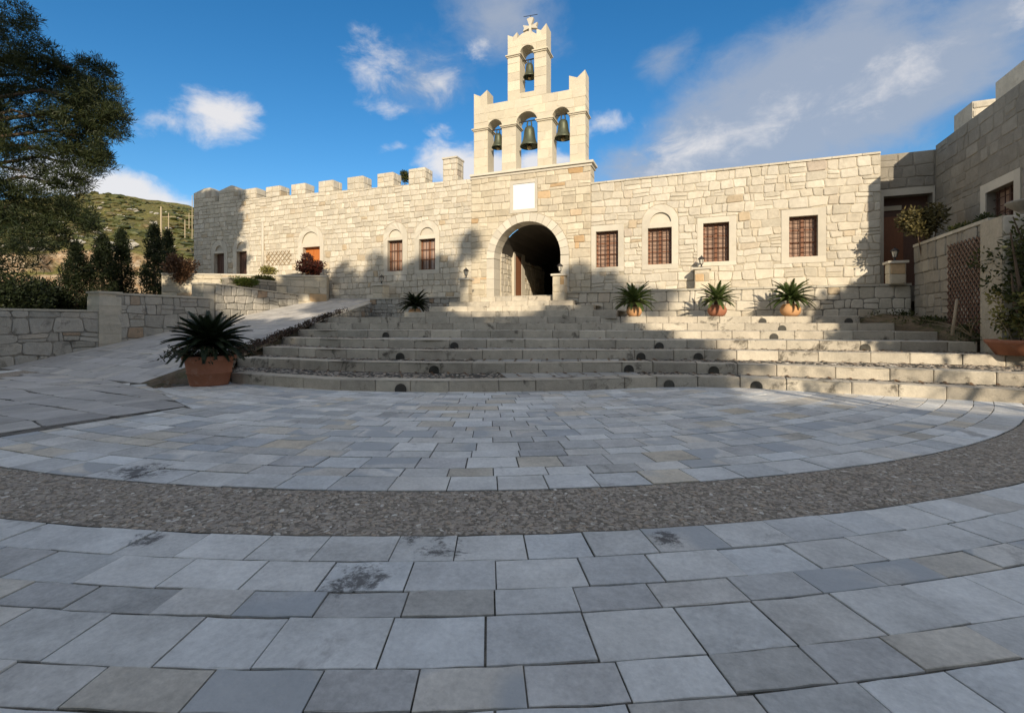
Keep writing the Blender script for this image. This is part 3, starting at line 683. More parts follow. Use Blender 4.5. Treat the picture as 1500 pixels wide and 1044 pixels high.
# ------------------------------------------------------------------ steps
steps = thing('stone_steps', (-3, 9.5, 0), kind='structure')
rng = R(31)
for k in range(1, 12):
    P = NOSE[k]; z1 = RISE * k; z0 = z1 - RISE
    nxt = NOSE[k + 1] if k < 7 else None
    n = 40; A_ = resample(P, n)
    if k < 7: B_ = resample(nxt, n)
    elif k == 7: B_ = [Vector((a.x + (.0 if a.x > -9 else -.0), 17.6)) for a in A_]
    else: B_ = [Vector((a.x, 18.4)) for a in A_]
    mb = MB()
    for i in range(n):
        mb.add([(*A_[i], z1 - .012), (*A_[i + 1], z1 - .012), (*(B_[i + 1] + (B_[i + 1] - A_[i + 1]).normalized() * .1), z1 - .012), (*(B_[i] + (B_[i] - A_[i]).normalized() * .1), z1 - .012)], [(0, 1, 2, 3)])
        a, b = A_[i], A_[i + 1]; t = (b - a).normalized(); nn = Vector((-t.y, t.x)) * .16
        mb.add([(*(a + nn), z0 - .05), (*(b + nn), z0 - .05), (*(b + nn), z1 - .014), (*(a + nn), z1 - .014)], [(0, 1, 2, 3)])
    mk('tread_bed', mb, M['joint'] if k < 8 else M['mortar'], steps)
    # kerb blocks along the nosing
    L = sum((b - a).length for a, b in zip(P, P[1:])); m_ = 0; cuts = [0]
    while cuts[-1] < L - .3:
        c_ = cuts[-1] + rng.uniform(.62, 1.0); cuts.append(c_ if c_ < L - .45 else L)
    F_ = resample(P, 400)
    def at_len(s): x = min(max(s / L * 400, 0), 400); i = min(int(x), 399); return F_[i].lerp(F_[i + 1], x - i)
    for s0, s1 in zip(cuts, cuts[1:]):
        a, b = at_len(s0 + .005), at_len(s1 - .005); t = (b - a).normalized(); nn = Vector((-t.y, t.x)); dpt = rng.uniform(.34, .38); o_ = rng.uniform(-.006, .006)
        a, b = a - nn * o_, b - nn * o_; dz = rng.uniform(-.006, .004)
        prof = [(0, z0 - .06), (.0, z1 - .02), (.006, z1 - .006), (.02, z1 + dz), (dpt, z1 + dz), (dpt, z0 - .06)]
        mb = MB(); m2 = len(prof)
        ea, eb = rng.uniform(.0, .012), rng.uniform(.0, .012)
        La = (b - a).length; rows_ = [(a, .01), (a + t * (.012 + ea), 0)] + [(a + t * La * q + nn * rng.uniform(-.003, .005), rng.uniform(-.002, .006)) for q in (.25, .45, .62, .8)] + [(b - t * (.012 + eb), 0), (b, .01)]
        vs = [(*(c + nn * (p + e)), z - (e * .6 if z > z1 - .1 else 0)) for c, e in rows_ for p, z in prof]
        fs = []
        for r0 in range(7):
            for j in range(m2 - 1): fs.append((r0 * m2 + j, (r0 + 1) * m2 + j, (r0 + 1) * m2 + j + 1, r0 * m2 + j + 1))
        fs += [list(range(m2 - 1, -1, -1))[::-1], [7 * m2 + j for j in range(m2 - 1, -1, -1)]]
        mb.add(vs, fs); mk('step_block', mb, M['step'], steps)
    # paving of the tread behind the kerb
    if k <= 7:
        mb = MB(); pb = MB(); depth = lambda f: None
        nA = resample(P, 60)
        nB = resample(nxt, 60) if k < 7 else [Vector((a.x, 17.5)) for a in nA]
        peb_to = {1: 690, 2: 690, 3: 690, 4: 520, 5: 480}.get(k, 0)
        i = 0
        while i < 60:
            j_ = min(60, i + rng.choice((2, 3))); a0, a1 = nA[i], nA[j_]; b0, b1 = nB[i], nB[j_]
            d0, d1 = (b0 - a0), (b1 - a1); rows_n = max(1, round((d0.length - .38) / .4))
            q = to_px((*a0, z1)); peb = q and (q[0] < peb_to or (k < 4 and q[0] > 905 and k > 0))
            for r0 in range(rows_n):
                f0, f1 = (.38 / max(.5, d0.length)) + (1 - .38 / max(.5, d0.length)) * r0 / rows_n, (.38 / max(.5, d0.length)) + (1 - .38 / max(.5, d0.length)) * (r0 + 1) / rows_n
                pp = [a0 + d0 * f0, a1 + d1 * f0, a1 + d1 * f1, a0 + d0 * f1]
                if peb:
                    for _ in range(26):
                        s, t = rng.random(), rng.random(); c = pp[0].lerp(pp[1], s).lerp(pp[3].lerp(pp[2], s), t); pebble(pb, (c.x, c.y, z1 - .010), rng.uniform(.018, .04), rng)
                else:
                    qq = inset([(p.x, p.y) for p in pp], .006)
                    if qq and area(qq) > .01: slab_prism(mb, qq, z1 - .004 + rng.uniform(-.003, .002), .04, .006)
            i = j_
        if mb.v: mk('tread_slabs', mb, M['tread'], steps, 'stuff')
        if pb.v: mk('tread_pebbles', pb, M['pebble'], steps, 'stuff')
# round-headed dark drain holes in the risers
DR = {1: [(586, 565), (980, 560), (1107, 563)], 2: [(636, 538), (923, 537), (1047, 540)], 3: [(587, 517), (938, 519), (1023, 520)], 4: [(664, 503), (967, 503), (1268, 506)], 5: [(566, 487), (1135, 491)], 6: [(1147, 480)], 7: [(1118, 468), (1244, 469)]}
for k, L_ in DR.items():
    for px, py in L_:
        F_ = resample(NOSE[k], 300)
        i = min(range(300), key=lambda i: abs((to_px((*F_[i], RISE * (k - .5))) or (9e9,))[0] - px))
        a, b = F_[max(0, i - 3)], F_[min(300, i + 3)]; fr = Frame((*F_[i], RISE * (k - 1)), (*(b - a), 0))
        w_ = .105; mb = MB(); mb.prism([fr.p(x, z, .02) for x, z in arch(-w_, w_, -.01, .04, 12)], fr.n * -.08)
        mk('drain_cover', mb, M['joint'], steps)
# bank of earth between the ramp edge and the ends of the steps
E_ = [on_z(236, 573, 0), on_z(283, 562, 0), on_z(338, 558.5, 0)] + [Vector((*NOSE[k][0], RISE * k)) for k in range(1, 8)] + [Vector((-12.4, 17.3, 1.6))]
E_ = [Vector((*p.xy, p.z - .03)) for p in E_]
T_ = [RA0.lerp(RA1, t) for t in (0, .05, .12, .17, .26, .37, .47, .56, .66, .78, .93)]
bank = thing('bank', (E_[2].x, E_[2].y, 0), kind='structure')
mb = MB(); rng = R(33); m_ = 8
for i in range(len(E_) - 2):
    for s in range(6):
        q0, q1 = s / 6, (s + 1) / 6
        for j in range(m_):
            def P_(q, f):
                p = E_[i].lerp(E_[i + 1], q).lerp(T_[i].lerp(T_[i + 1], q), f); k_ = math.sin(math.pi * f) * .10
                return p + Vector((0, 0, k_ * (mnoise.noise(p * 3.1) + .2) - .004))
            mb.add([P_(q0, j / m_), P_(q1, j / m_), P_(q1, (j + 1) / m_), P_(q0, (j + 1) / m_)], [(0, 1, 2, 3)])
mk('bank_earth', mb, M['earth'], bank)
mb = MB(); rng = R(34)
for _ in range(120):
    i = rng.choice([3, 4, 4, 5, 5, 6, 6, 7, 8, 8]); q = rng.random(); f = rng.uniform(.05, .85); p = E_[i].lerp(E_[i + 1], q).lerp(T_[i].lerp(T_[i + 1], q), f)
    leaves(mb, rng, p + Vector((0, 0, .05)), (.13, .13, .09), 30, .06, .035)
mk('bank_groundcover', mb, M['purple'], bank, 'stuff')
mb = MB()
# fallen leaves gathered on the treads
rng = R(35)
for _ in range(2600):
    k = rng.choice([1, 1, 2, 2, 3, 3, 4, 5, 6]); A_, B_ = NOSE[k], NOSE[k + 1]; s = rng.random() ** .6; s = 1 - s if rng.random() < .25 else s
    pa, pb_ = resample(A_, 50)[int(s * 50)], resample(B_, 50)[int(s * 50)]; f = 1 - rng.random() ** 2.2 * .7
    c = pa.lerp(pb_, f) + (pa - pb_).normalized() * .04; a = rng.uniform(0, 6.28); l_ = rng.uniform(.02, .05); dx, dy = math.cos(a) * l_, math.sin(a) * l_; z = RISE * k + rng.uniform(.004, .012)
    mb.add([(c.x - dx, c.y - dy, z), (c.x + dy * .4, c.y - dx * .4, z + rng.uniform(0, .012)), (c.x + dx, c.y + dy, z), (c.x - dy * .4, c.y + dx * .4, z + rng.uniform(0, .012))], [(0, 1, 2, 3)])
mk('fallen_leaves', mb, M['dry'], kind='stuff', label='brown fallen leaves drifted along the step treads', cat='leaves')
# ------------------------------------------------------------------ the fortified facade (X along it, Y into it)
YF = 18.29
FA = Frame((0, YF, 0), (1, 0, 0))
UPV = Vector((0, 0, 1))
def surround(name, fr, outer, holes, parent, d=.028, mat=None):
    P = [outer]
    for h in holes: P = subtract(P, h)
    mb = MB()
    for p in P:
        if area(p) > 2e-4: mb.prism([fr.p(a, b, d) for a, b in p], fr.n * -(d - .002))
    return mk(name, mb, mat or M['trim'], parent)
def fbox(mb, fr, x0, x1, z0, z1, d0, d1):
    mb.prism([fr.p(x0, z0, d1), fr.p(x1, z0, d1), fr.p(x1, z1, d1), fr.p(x0, z1, d1)], fr.n * (d0 - d1))
def window(fr, x0, x1, z0, z1, parent, kind='grid', nb=4, hb=8, d=-.2, tone='wood'):
    fm = MB(); b = .055
    for a in ((x0, x0 + b, z0, z1), (x1 - b, x1, z0, z1), (x0 + b, x1 - b, z0, z0 + b), (x0 + b, x1 - b, z1 - b, z1)): fbox(fm, fr, *a, d - .05, d + .02)
    xm = (x0 + x1) / 2; fbox(fm, fr, xm - .045, xm + .045, z0 + b, z1 - b, d - .045, d + .012)
    f = mk('window', fm, M[tone], parent)
    for s0, s1 in ((x0 + b, xm - .045), (xm + .045, x1 - b)):
        pm = MB(); fbox(pm, fr, s0, s1, z0 + b, z1 - b, d - .04, d - .02); mk('pane', pm, M['pane'], f)
        for q in (z0 + (z1 - z0) * .36, z0 + (z1 - z0) * .68): sm = MB(); fbox(sm, fr, s0, s1, q - .02, q + .02, d - .02, d + .0); mk('glazing_bar', sm, M[tone], f)
    gm = MB(); gd = -.15
    for i in range(1, nb): x = x0 + (x1 - x0) * i / nb; gm.tube([fr.p(x, z0 - .02, gd), fr.p(x, z1 + .02, gd)], .013, 5)
    for i in range(1, hb): z = z0 + (z1 - z0) * i / hb; gm.tube([fr.p(x0 - .02, z, gd + .012), fr.p(x1 + .02, z, gd + .012)], .011, 5)
    mk('grille', gm, M['rust'], f)
    bm_ = MB(); fbox(bm_, fr, x0 - .02, x1 + .02, z0 - .02, z1 + .02, d - .12, d - .07); mk('window_back', bm_, M['darkwood'], f)
    return f

# --- crenellated wall
LW0, LW1 = -26.08, -8.96
def ltop(x): return 7.36 + .5 * (LW1 - x) / (LW1 - LW0)
left = thing('crenellated_wall', (-17, YF, 0), 'long cream rubble stone wall topped with a row of merlons', 'wall')
holes, outers = [], []
def arched(px0, px1, z0, z1, ox0, ox1, oz0, ozs, nx0, nx1, nz): return rect(px0, px1, z0, z1), arch(ox0, ox1, oz0, ozs), arch(nx0, nx1, nz, nz)
LWIN = [arched(-13.23, -12.42, 3.6, 5.0, -13.45, -12.17, 3.42, 5.17, -13.16, -12.46, 5.14),
        arched(-11.56, -10.73, 3.6, 4.96, -11.79, -10.53, 3.42, 5.14, -11.5, -10.8, 5.12),
        arched(-18.24, -17.16, 2.5, 4.98, -18.56, -16.93, 2.45, 5.2, -18.3, -17.2, 5.18),
        arched(-24.47, -23.70, 3.5, 5.0, -24.68, -23.45, 3.5, 5.1, -24.37, -23.78, 5.12),
        arched(-22.78, -22.03, 3.5, 5.02, -23.03, -21.82, 3.5, 5.2, -22.76, -22.05, 5.16)]
rng = R(41)
reg = [[(LW0, 1.5), (LW1, 1.5), (LW1, ltop(LW1)), (LW0, ltop(LW0))]]
for o_, s_, n_ in LWIN:
    reg = subtract(subtract(reg, o_), n_)
core(FA, reg, M['mortar'], left)
st_ = [p for p in ([q for q in [clip(P, .029, 1, ltop(0) * 1 - 0)]][0] for P in courses(LW0, LW1, 1.9, 7.9, rng, (.19, .31), (.24, .52), .022)) if p]
st_ = [clip(P, (ltop(LW0) - ltop(LW1)) / (LW1 - LW0), 1, ltop(LW0) + (ltop(LW0) - ltop(LW1)) / (LW1 - LW0) * LW0) for P in st_]; st_ = [p for p in st_ if p]
for o_, s_, n_ in LWIN: st_ = cut(st_, s_)
lay_stones(FA, st_, M['wall'], left, rng)
for o_, s_, n_ in LWIN:
    surround('window_surround', FA, s_, [o_, n_], left)
    mb = MB(); mb.prism([FA.p(a, b, -.045) for a, b in n_], FA.n * -.2); mk('tympanum', mb, M['trim'], left)
for i in (0, 1): o_ = LWIN[i][0]; window(FA, o_[0][0], o_[1][0], o_[0][1], o_[2][1], left, nb=6, hb=3)
o_ = LWIN[2][0]
mb = MB(); fbox(mb, FA, o_[0][0], o_[1][0], o_[0][1], o_[2][1], -.3, -.2)
dr = mk('door', mb, M['door'], left)
for i in range(2):
    for j in range(3):
        mb = MB(); x = o_[0][0] + .1 + i * .46; z = o_[0][1] + .15 + j * .78; fbox(mb, FA, x, x + .4, z, z + .66, -.21, -.175); mk('door_panel', mb, M['door'], dr)
for i in (3, 4):
    o_ = LWIN[i][0]; mb = MB(); fbox(mb, FA, o_[0][0], o_[1][0], o_[0][1], o_[2][1], -.3, -.2); sh = mk('shutter', mb, M['darkwood'], left)
    for j in range(5):
        w_ = (o_[1][0] - o_[0][0]) / 5; mb = MB(); fbox(mb, FA, o_[0][0] + j * w_ + .01, o_[0][0] + (j + 1) * w_ - .01, o_[0][1] + .02, o_[2][1] - .02, -.2, -.17); mk('plank', mb, M['darkwood'], sh)
mb = MB(); mb.tube([FA.p(-20.85, 3.3, .06), FA.p(-20.85, 6.4, .06)], .07, 8); mk('drain_pipe', mb, M['trim'], left, smooth=True)
# merlons: four-sided blocks with a hipped cap, each faced with stones
MER = [(-26.08, -24.40, .62, 1), (-24.08, -22.70, .62, 1), (-22.43, -21.4, .45, 0), (-20.69, -19.76, .45, 0), (-18.99, -18.11, .45, 0), (-17.25, -16.37, .47, 0), (-15.51, -14.6, .52, 0), (-13.79, -12.93, .55, 0), (-12.1, -11.25, .62, 0), (-10.35, -9.68, .98, 2)]
for x0, x1, h, typ in MER:
    z0 = ltop((x0 + x1) / 2) - .03; z1 = z0 + h; D = .62; mb = MB(); h += .1 if typ == 0 else 0; z1 = z0 + h; cap = {0: .07, 1: .26, 2: .03}[typ]; ci = .62 if typ == 1 else .16
    vs = [FA.p(x, z, d_) for z in (z0, z1) for x, d_ in ((x0, .01), (x1, .01), (x1, -D), (x0, -D))]
    vs += [FA.p(x0 + ci, z1 + cap, -.16), FA.p(x1 - ci, z1 + cap, -.16), FA.p(x1 - ci, z1 + cap, -D + .2), FA.p(x0 + ci, z1 + cap, -D + .2)]
    mb.add(vs, [(0, 1, 5, 4), (1, 2, 6, 5), (2, 3, 7, 6), (3, 0, 4, 7), (4, 5, 9, 8), (5, 6, 10, 9), (6, 7, 11, 10), (7, 4, 8, 11), (8, 9, 10, 11)])
    m_ = mk('merlon', mb, M['mortar'], left)
    fr2 = Frame(FA.p(x1, 0, .01), (0, 1, 0))
    for fr, a, b in ((FA, x0, x1), (fr2, 0, D)):
        for P in courses(a, b, z0 + .02, z1, rng, (.2, .3), (.25, .48), .015, .1):
            s_ = MB()
            if stone_on(s_, fr, P, rng, proud=(.012, .03) if fr is fr2 else (.022, .04)): mk('stone', s_, M['wall'], m_)
    if typ == 2: s_ = MB(); s_.cbox(FA.p((x0 + x1) / 2, z1 + .005, -.3), FA.e, FA.n, x1 - x0 + .06, .72, .07); mk('cap_stone', s_, M['trim'], m_)
# building bulk behind the wall and the end return
mb = MB(); mb.box((LW0, YF + .6, 0), (LW1, YF + 1.0, ltop(LW1) - .9)); mb.box((LW0, YF + 1.0, 0), (LW0 + .6, YF + 8, 7.6)); mb.box((LW0 + .6, YF + 1.0, 0), (LW1, YF + 8, 5.6)); mk('rear_rooms', mb, M['mortar'], left)

# --- gatehouse
GX0, GX1, GZ = -8.96, -3.86, 7.30
GO = arch(-7.90, -5.05, 2.0, 3.93, 24); GS = arch(-8.24, -4.71, 2.0, 3.93, 24)
gate = thing('gatehouse', (-6.475, YF, 2.3), 'squared cream stone gatehouse with a big round arched gateway', 'gatehouse')
FG = Frame((0, YF - .05, 0), (1, 0, 0)); PLQ = rect(-7.19, -6.01, 5.72, 7.03)
core(FG, subtract([rect(GX0, GX1, 1.5, GZ)], arch(-7.94, -5.01, 1.4, 3.93, 24)), M['mortar'], gate, .65)
rng = R(42)
gp = cut(cut(courses(GX0, GX1, 2.1, GZ, rng, (.23, .35), (.30, .66), .018, .2), GS), PLQ)
lay_stones(FG, gp, M['gate'], gate, rng, joint=.014, ch=.12)
gr = Frame((GX1, YF - .05, 0), (0, 1, 0))
lay_stones(gr, courses(0, .65, 6.6, GZ, rng, (.25, .38), (.3, .65), .01, 0), M['gate'], gate, rng, proud=(.008, .02))
n = 17
for i in range(n):
    a0, a1 = math.pi * i / n + .004, math.pi * (i + 1) / n - .004; P = [(-6.475 + r_ * math.cos(a), 3.93 + r_ * math.sin(a)) for r_, aa in ((1.425, (a0, (a0 + a1) / 2, a1)), (1.765, (a1, (a0 + a1) / 2, a0))) for a in aa]
    mb = MB(); mb.prism([FG.p(a, b, .04) for a, b in P[::-1]] if area(P) < 0 else [FG.p(a, b, .04) for a, b in P], FG.n * -.72); mk('voussoir', mb, M['trim'], gate)
for x0, x1 in ((-8.24, -7.90), (-5.05, -4.71)):
    z = 2.30
    for h in (.36, .42, .44, .40):
        mb = MB(); fbox(mb, FG, x0, x1, z, z + h - .008, -.68, .04); mk('jamb_stone', mb, M['trim'], gate); z += h
# cornice under the bell gable
for z, h, o_ in ((GZ, .10, .05), (GZ + .102, .09, .12)):
    mb = MB(); mb.box((GX0 - .02, YF - .05 - o_, z), (GX1 + o_, YF + .68, z + h)); mk('cornice', mb, M['trim'], gate)
fr_ = surround('plaque_frame', FG, PLQ, [rect(-7.05, -6.11, 5.86, 6.90)], gate, .05)
mb = MB(); fbox(mb, FG, -7.05, -6.11, 5.86, 6.90, -.04, .02); mk('plaque', mb, M['white'], gate)
# vaulted passage
PY0, PY1 = YF + .6, YF + 8.2; px0, px1 = -7.86, -5.09
mb = MB(); mb.box((px0 - .5, PY0, 1.5), (px0 - .02, PY0 + 6.2, 4.6)); mk('side_wall_core', mb, M['mortar'], gate)
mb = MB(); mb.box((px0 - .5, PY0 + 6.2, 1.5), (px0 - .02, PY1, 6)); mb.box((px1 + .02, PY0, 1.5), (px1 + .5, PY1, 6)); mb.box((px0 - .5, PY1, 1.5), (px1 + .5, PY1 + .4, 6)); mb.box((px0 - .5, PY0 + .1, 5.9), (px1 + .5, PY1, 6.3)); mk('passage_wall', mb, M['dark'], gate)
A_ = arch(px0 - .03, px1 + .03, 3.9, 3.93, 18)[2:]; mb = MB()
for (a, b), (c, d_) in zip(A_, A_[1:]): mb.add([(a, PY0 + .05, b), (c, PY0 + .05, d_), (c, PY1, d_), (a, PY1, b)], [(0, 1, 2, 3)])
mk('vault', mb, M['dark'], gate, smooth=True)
frp = Frame((px0 - .02, PY0, 0), (0, 1, 0))
lay_stones(frp, cut(courses(0, 6.2, 2.35, 4.3, rng, (.18, .3), (.25, .5), .02), rect(1.3, 2.8, 2.0, 4.75)), M['wall'], gate, rng, proud=(.01, .03))
mb = MB(); mb.box((px0 - .02, PY0 + 1.5, 2.36), (px0 + .06, PY0 + 2.3, 4.35)); sd = mk('side_door', mb, M['wood'], gate)
for i in range(4): mb = MB(); mb.box((px0 + .06, PY0 + 1.52 + i * .19, 2.4), (px0 + .085, PY0 + 1.69 + i * .19, 4.32)); mk('plank', mb, M['wood'], sd)
for y0, y1 in ((1.3, 1.5), (2.3, 2.75)): mb = MB(); mb.box((px0 - .02, PY0 + y0, 2.36), (px0 + .09, PY0 + y1, 4.5)); mk('door_jamb', mb, M['trim'], gate)
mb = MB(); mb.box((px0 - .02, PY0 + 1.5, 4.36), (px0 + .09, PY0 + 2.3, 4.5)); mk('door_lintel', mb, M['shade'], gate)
mb = MB(); mb.box((-8.0, YF - .06, 2.0), (-4.95, PY1, 2.36)); mk('threshold', mb, M['coping'], gate)

# --- bell gable
BY = YF - .03; FB = Frame((0, BY, 0), (1, 0, 0)); T = .64
bell = thing('bell_gable', (-6.47, YF, GZ + .19), 'tall pale stone bell gable with four arched openings and a cross', 'bell gable')
z0 = GZ + .19
OL, OC, OR_, OU = arch(-8.21, -7.57, z0, 9.40), arch(-6.95, -6.02, z0, 9.36), arch(-5.41, -4.69, z0, 9.40), arch(-6.78, -6.16, 10.6, 12.2)
low = [rect(-8.85, -4.08, z0, 10.38)]
for h in (OL, OC, OR_): low = subtract(low, h)
upp = subtract([rect(-7.31, -5.65, 10.38, 12.78)], OU); low = subtract(low, OU)
horn = [[(-8.85, 10.38), (-8.24, 10.38), (-8.24, 11.0), (-8.55, 10.78), (-8.85, 10.93)], [(-4.72, 10.38), (-4.08, 10.38), (-4.08, 11.05), (-4.4, 10.8), (-4.72, 10.93)],
        [(-7.31, 12.78), (-6.9, 12.78), (-6.9, 13.12), (-7.08, 12.96), (-7.31, 13.08)], [(-6.06, 12.78), (-5.65, 12.78), (-5.65, 13.2), (-5.88, 12.97), (-6.06, 13.06)],
        [(-6.9, 12.78), (-6.06, 12.78), (-6.06, 12.86), (-6.25, 13.0), (-6.48, 13.06), (-6.72, 13.0), (-6.9, 12.86)]]
horn2 = []
for p in horn: # split the notched ones into convex halves
    if len(p) == 5: horn2 += [[p[0], ((p[0][0] + p[1][0]) / 2, p[0][1]), p[3], p[4]], [((p[0][0] + p[1][0]) / 2, p[0][1]), p[1], p[2], p[3]]]
    else: horn2.append(p)
core(FB, low + upp + horn2, M['belfry'], bell, T, 'gable_wall')
rng = R(43)
bs = courses(-8.85, -4.08, z0, 10.38, rng, (.33, .40), (.45, .75), .004, 0)
for h in (OL, OC, OR_): bs = cut(bs, arch(h[0][0] - .0, h[1][0] + .0, z0, 9.40))
bs = [p for p in bs if area(p) > .02]
lay_stones(FB, bs, M['belfry'], bell, rng, name='ashlar_block', joint=.008, proud=(.006, .012), bev=.005, ch=.05, mx=.01)
bs = cut(courses(-7.31, -5.65, 10.385, 12.78, rng, (.33, .40), (.4, .7), .004, 0), OU)
lay_stones(FB, [p for p in bs if area(p) > .02], M['belfry'], bell, rng, name='ashlar_block', joint=.008, proud=(.006, .012), bev=.005, ch=.05, mx=.01)
frs = Frame((-4.08, BY, 0), (0, 1, 0))
lay_stones(frs, courses(0, T, z0, 10.9, rng, (.33, .4), (.64, .65), .002, 0), M['belfry'], bell, rng, name='ashlar_block', joint=.008, proud=(.005, .01), bev=.005, ch=.05, mx=.01)
def impost(x0, x1, z):
    for h, o_ in ((.05, .035), (.05, .075)):
        mb = MB(); mb.box((x0 - o_, BY - .012 - o_, z), (x1 + o_, BY + T + o_, z + h - .002)); mk('impost', mb, M['belfry'], bell); z += h
for x0, x1, z in ((-8.85, -8.21, 9.33), (-7.57, -6.95, 9.30), (-6.02, -5.41, 9.33), (-4.69, -4.08, 9.36), (-7.31, -6.78, 12.12), (-6.16, -5.65, 12.12)): impost(x0, x1, z)
mb = MB(); cz = 13.02; cx = -6.42
arms = [[(-.05, 0), (.05, 0), (.04, .22), (-.04, .22)], [(-.04, .22), (.04, .22), (.04, .36), (-.04, .36)], [(-.04, .36), (.04, .36), (.12, .58), (.0, .62), (-.12, .58)], [(-.26, .19), (-.22, .28), (-.26, .40), (-.04, .33), (-.04, .25)], [(.04, .25), (.04, .33), (.26, .40), (.22, .28), (.26, .19)]]
arms += [[(-.16, -.1), (.16, -.1), (.08, .02), (-.08, .02)]]
for a in arms:
    if area(a) < 0: a = a[::-1]
    mb.prism([FB.p(cx + x * 1.2, cz + z * 1.2, -.24) for x, z in a], FB.n * -.14)
mk('cross', mb, M['trim'], bell)
mb = MB(); mb.tube([(cx, BY + .3, cz + .6), (cx, BY + .3, cz + .84)], .015, 5); mb.tube([(cx - .3, BY + .3, cz + .86), (cx + .3, BY + .3, cz + .82)], .012, 5); mk('lightning_rod', mb, M['cable'], bell)
def make_bell(x, ztop, s, label, rope):
    y = BY + .3; t = thing('bell', (x, y, ztop), label, 'bell', 'bells hanging in the bell gable')
    mb = MB(); prof = [(.0, 0), (.09, -.01), (.13, -.05), (.15, -.14), (.165, -.28), (.19, -.40), (.235, -.50), (.27, -.55), (.265, -.575), (.22, -.53), (.12, -.2)]
    mb.lathe([(r_ * s, z * s) for r_, z in prof], (x, y, ztop - .1 * s), 20); mk('bell_body', mb, M['bronze'], t, smooth=True)
    mb = MB()
    for k in (-.05, .05): mb.tube([(x + k * s, y, ztop + .05 * s), (x + k * s * 1.4, y, ztop - .06 * s), (x + k * s, y, ztop - .13 * s)], .022 * s, 6)
    mk('bell_crown', mb, M['bronze'], t)
    mb = MB(); mb.tube([(x, y, ztop - .2 * s), (x, y, ztop - .6 * s)], .02 * s, 5); mb.blob((x, y, ztop - .68 * s), (.07 * s, .07 * s, .09 * s), R(1), 8, 6, 0); mk('clapper', mb, M['brass'], t, smooth=True)
    mb = MB(); hw = rope[0]; mb.tube([(x - hw, y, ztop + .06 * s), (x + hw, y, ztop + .06 * s)], .025, 6); mk('hanging_bar', mb, M['iron'], t)
    if rope[1]:
        mb = MB(); mb.tube([(x + .2 * s * rope[1] + .03 * math.sin(k * .5) - rope[1] * .0, y - .02, ztop - .55 * s - k * .045) if k < 8 else (x + .2 * s * rope[1] + .06 * math.sin(k), y - .02, ztop - .55 * s - .33) for k in range(9)], .008, 4); mk('bell_rope', mb, M['cable'], t)
make_bell(-7.86, 9.33, 1.05, 'smaller green bronze bell in the first opening from the merlon wall', (.36, 0))
make_bell(-6.47, 9.46, 1.45, 'largest green bronze bell in the middle lower arch of the gable', (.5, 0))
make_bell(-5.04, 9.5, 1.3, 'green bronze bell in the lower arch nearest the plain wing', (.4, -1))
make_bell(-6.46, 12.0, 1.0, 'green bronze bell alone in the topmost arch under the cross', (.34, -1))

# --- plain wing right of the gate
RX0, RX1, RZ = -3.86, 5.36, 6.58
wing = thing('residential_wing', (1, YF, 0), 'flat topped cream stone wing with four barred windows', 'building')
R3 = Frame((0, YF, 0), (1, 0, 0))
WN = [(rect(-3.67, -2.82, 3.38, 4.75), rect(-3.85, -2.61, 3.2, 4.98), None), (rect(-1.74, -.9, 3.4, 4.74), arch(-1.95, -.67, 3.22, 4.94), arch(-1.66, -.92, 4.93, 4.93)), (rect(.16, 1.0, 3.41, 4.78), rect(-.04, 1.23, 3.26, 4.98), None), (rect(2.83, 3.66, 3.45, 4.8), rect(2.6, 3.89, 3.24, 5.04), None)]
reg = [rect(RX0, RX1, 1.5, RZ)]; rng = R(44); rs = courses(RX0, RX1, 2.2, RZ, rng, (.22, .34), (.28, .62), .028, .25)
for o_, s_, n_ in WN:
    reg = subtract(reg, o_); rs = cut(rs, s_)
    if n_: reg = subtract(reg, n_)
core(R3, reg, M['mortar'], wing); lay_stones(R3, rs, M['wall'], wing, rng, joint=.016, ch=.22)
for o_, s_, n_ in WN:
    surround('window_surround', R3, s_, [o_] + ([n_] if n_ else []), wing)
    if n_: mb = MB(); mb.prism([R3.p(a, b, -.05) for a, b in n_], R3.n * -.2); mk('tympanum', mb, M['trim'], wing)
    window(R3, o_[0][0], o_[1][0], o_[0][1], o_[2][1], wing, nb=5, hb=8 if n_ is None else 9)
rr = Frame((RX1, YF, 0), (0, 1, 0))
mb = MB(); mb.box((RX0 + .6, YF + .6, 0), (RX1, YF + .8, 6.3)); mb.box((RX0 + 1.8, YF + .8, 0), (RX1, YF + 8, 5.6)); mk('rear_rooms', mb, M['mortar'], wing)
mb = MB(); rng = R(45)
x = RX0
while x < RX1 - .1:
    x1 = min(RX1, x + rng.uniform(.5, .9)); mb = MB(); mb.box((x + .006, YF - .05, RZ + .004), (x1 - .006, YF + .6, RZ + .07)); mk('cap_stone', mb, M['wall'], wing); x = x1

# --- shaded side building: recess with a dark doorway, then a battlemented wing towards the viewer
side = thing('side_building', (7, 16, 0), 'tall battlemented side building standing in its own shade', 'building')
Y2 = YF + .62; F2 = Frame((0, Y2, 0), (1, 0, 0)); 
rng = R(46); DO = rect(5.62, 7.0, 2.0, 5.36)
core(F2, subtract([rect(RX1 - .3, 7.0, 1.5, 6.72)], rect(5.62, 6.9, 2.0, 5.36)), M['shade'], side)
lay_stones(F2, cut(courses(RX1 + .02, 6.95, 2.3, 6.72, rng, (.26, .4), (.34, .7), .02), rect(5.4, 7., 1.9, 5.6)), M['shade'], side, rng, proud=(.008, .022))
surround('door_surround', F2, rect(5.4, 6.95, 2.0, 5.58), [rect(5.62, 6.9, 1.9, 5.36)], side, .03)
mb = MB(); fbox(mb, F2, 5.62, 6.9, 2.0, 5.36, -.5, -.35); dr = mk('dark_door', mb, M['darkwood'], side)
mb = MB(); fbox(mb, F2, 5.62, 6.2, 4.95, 5.1, -.34, -.3); mk('door_rail', mb, M['paledoor'], dr)
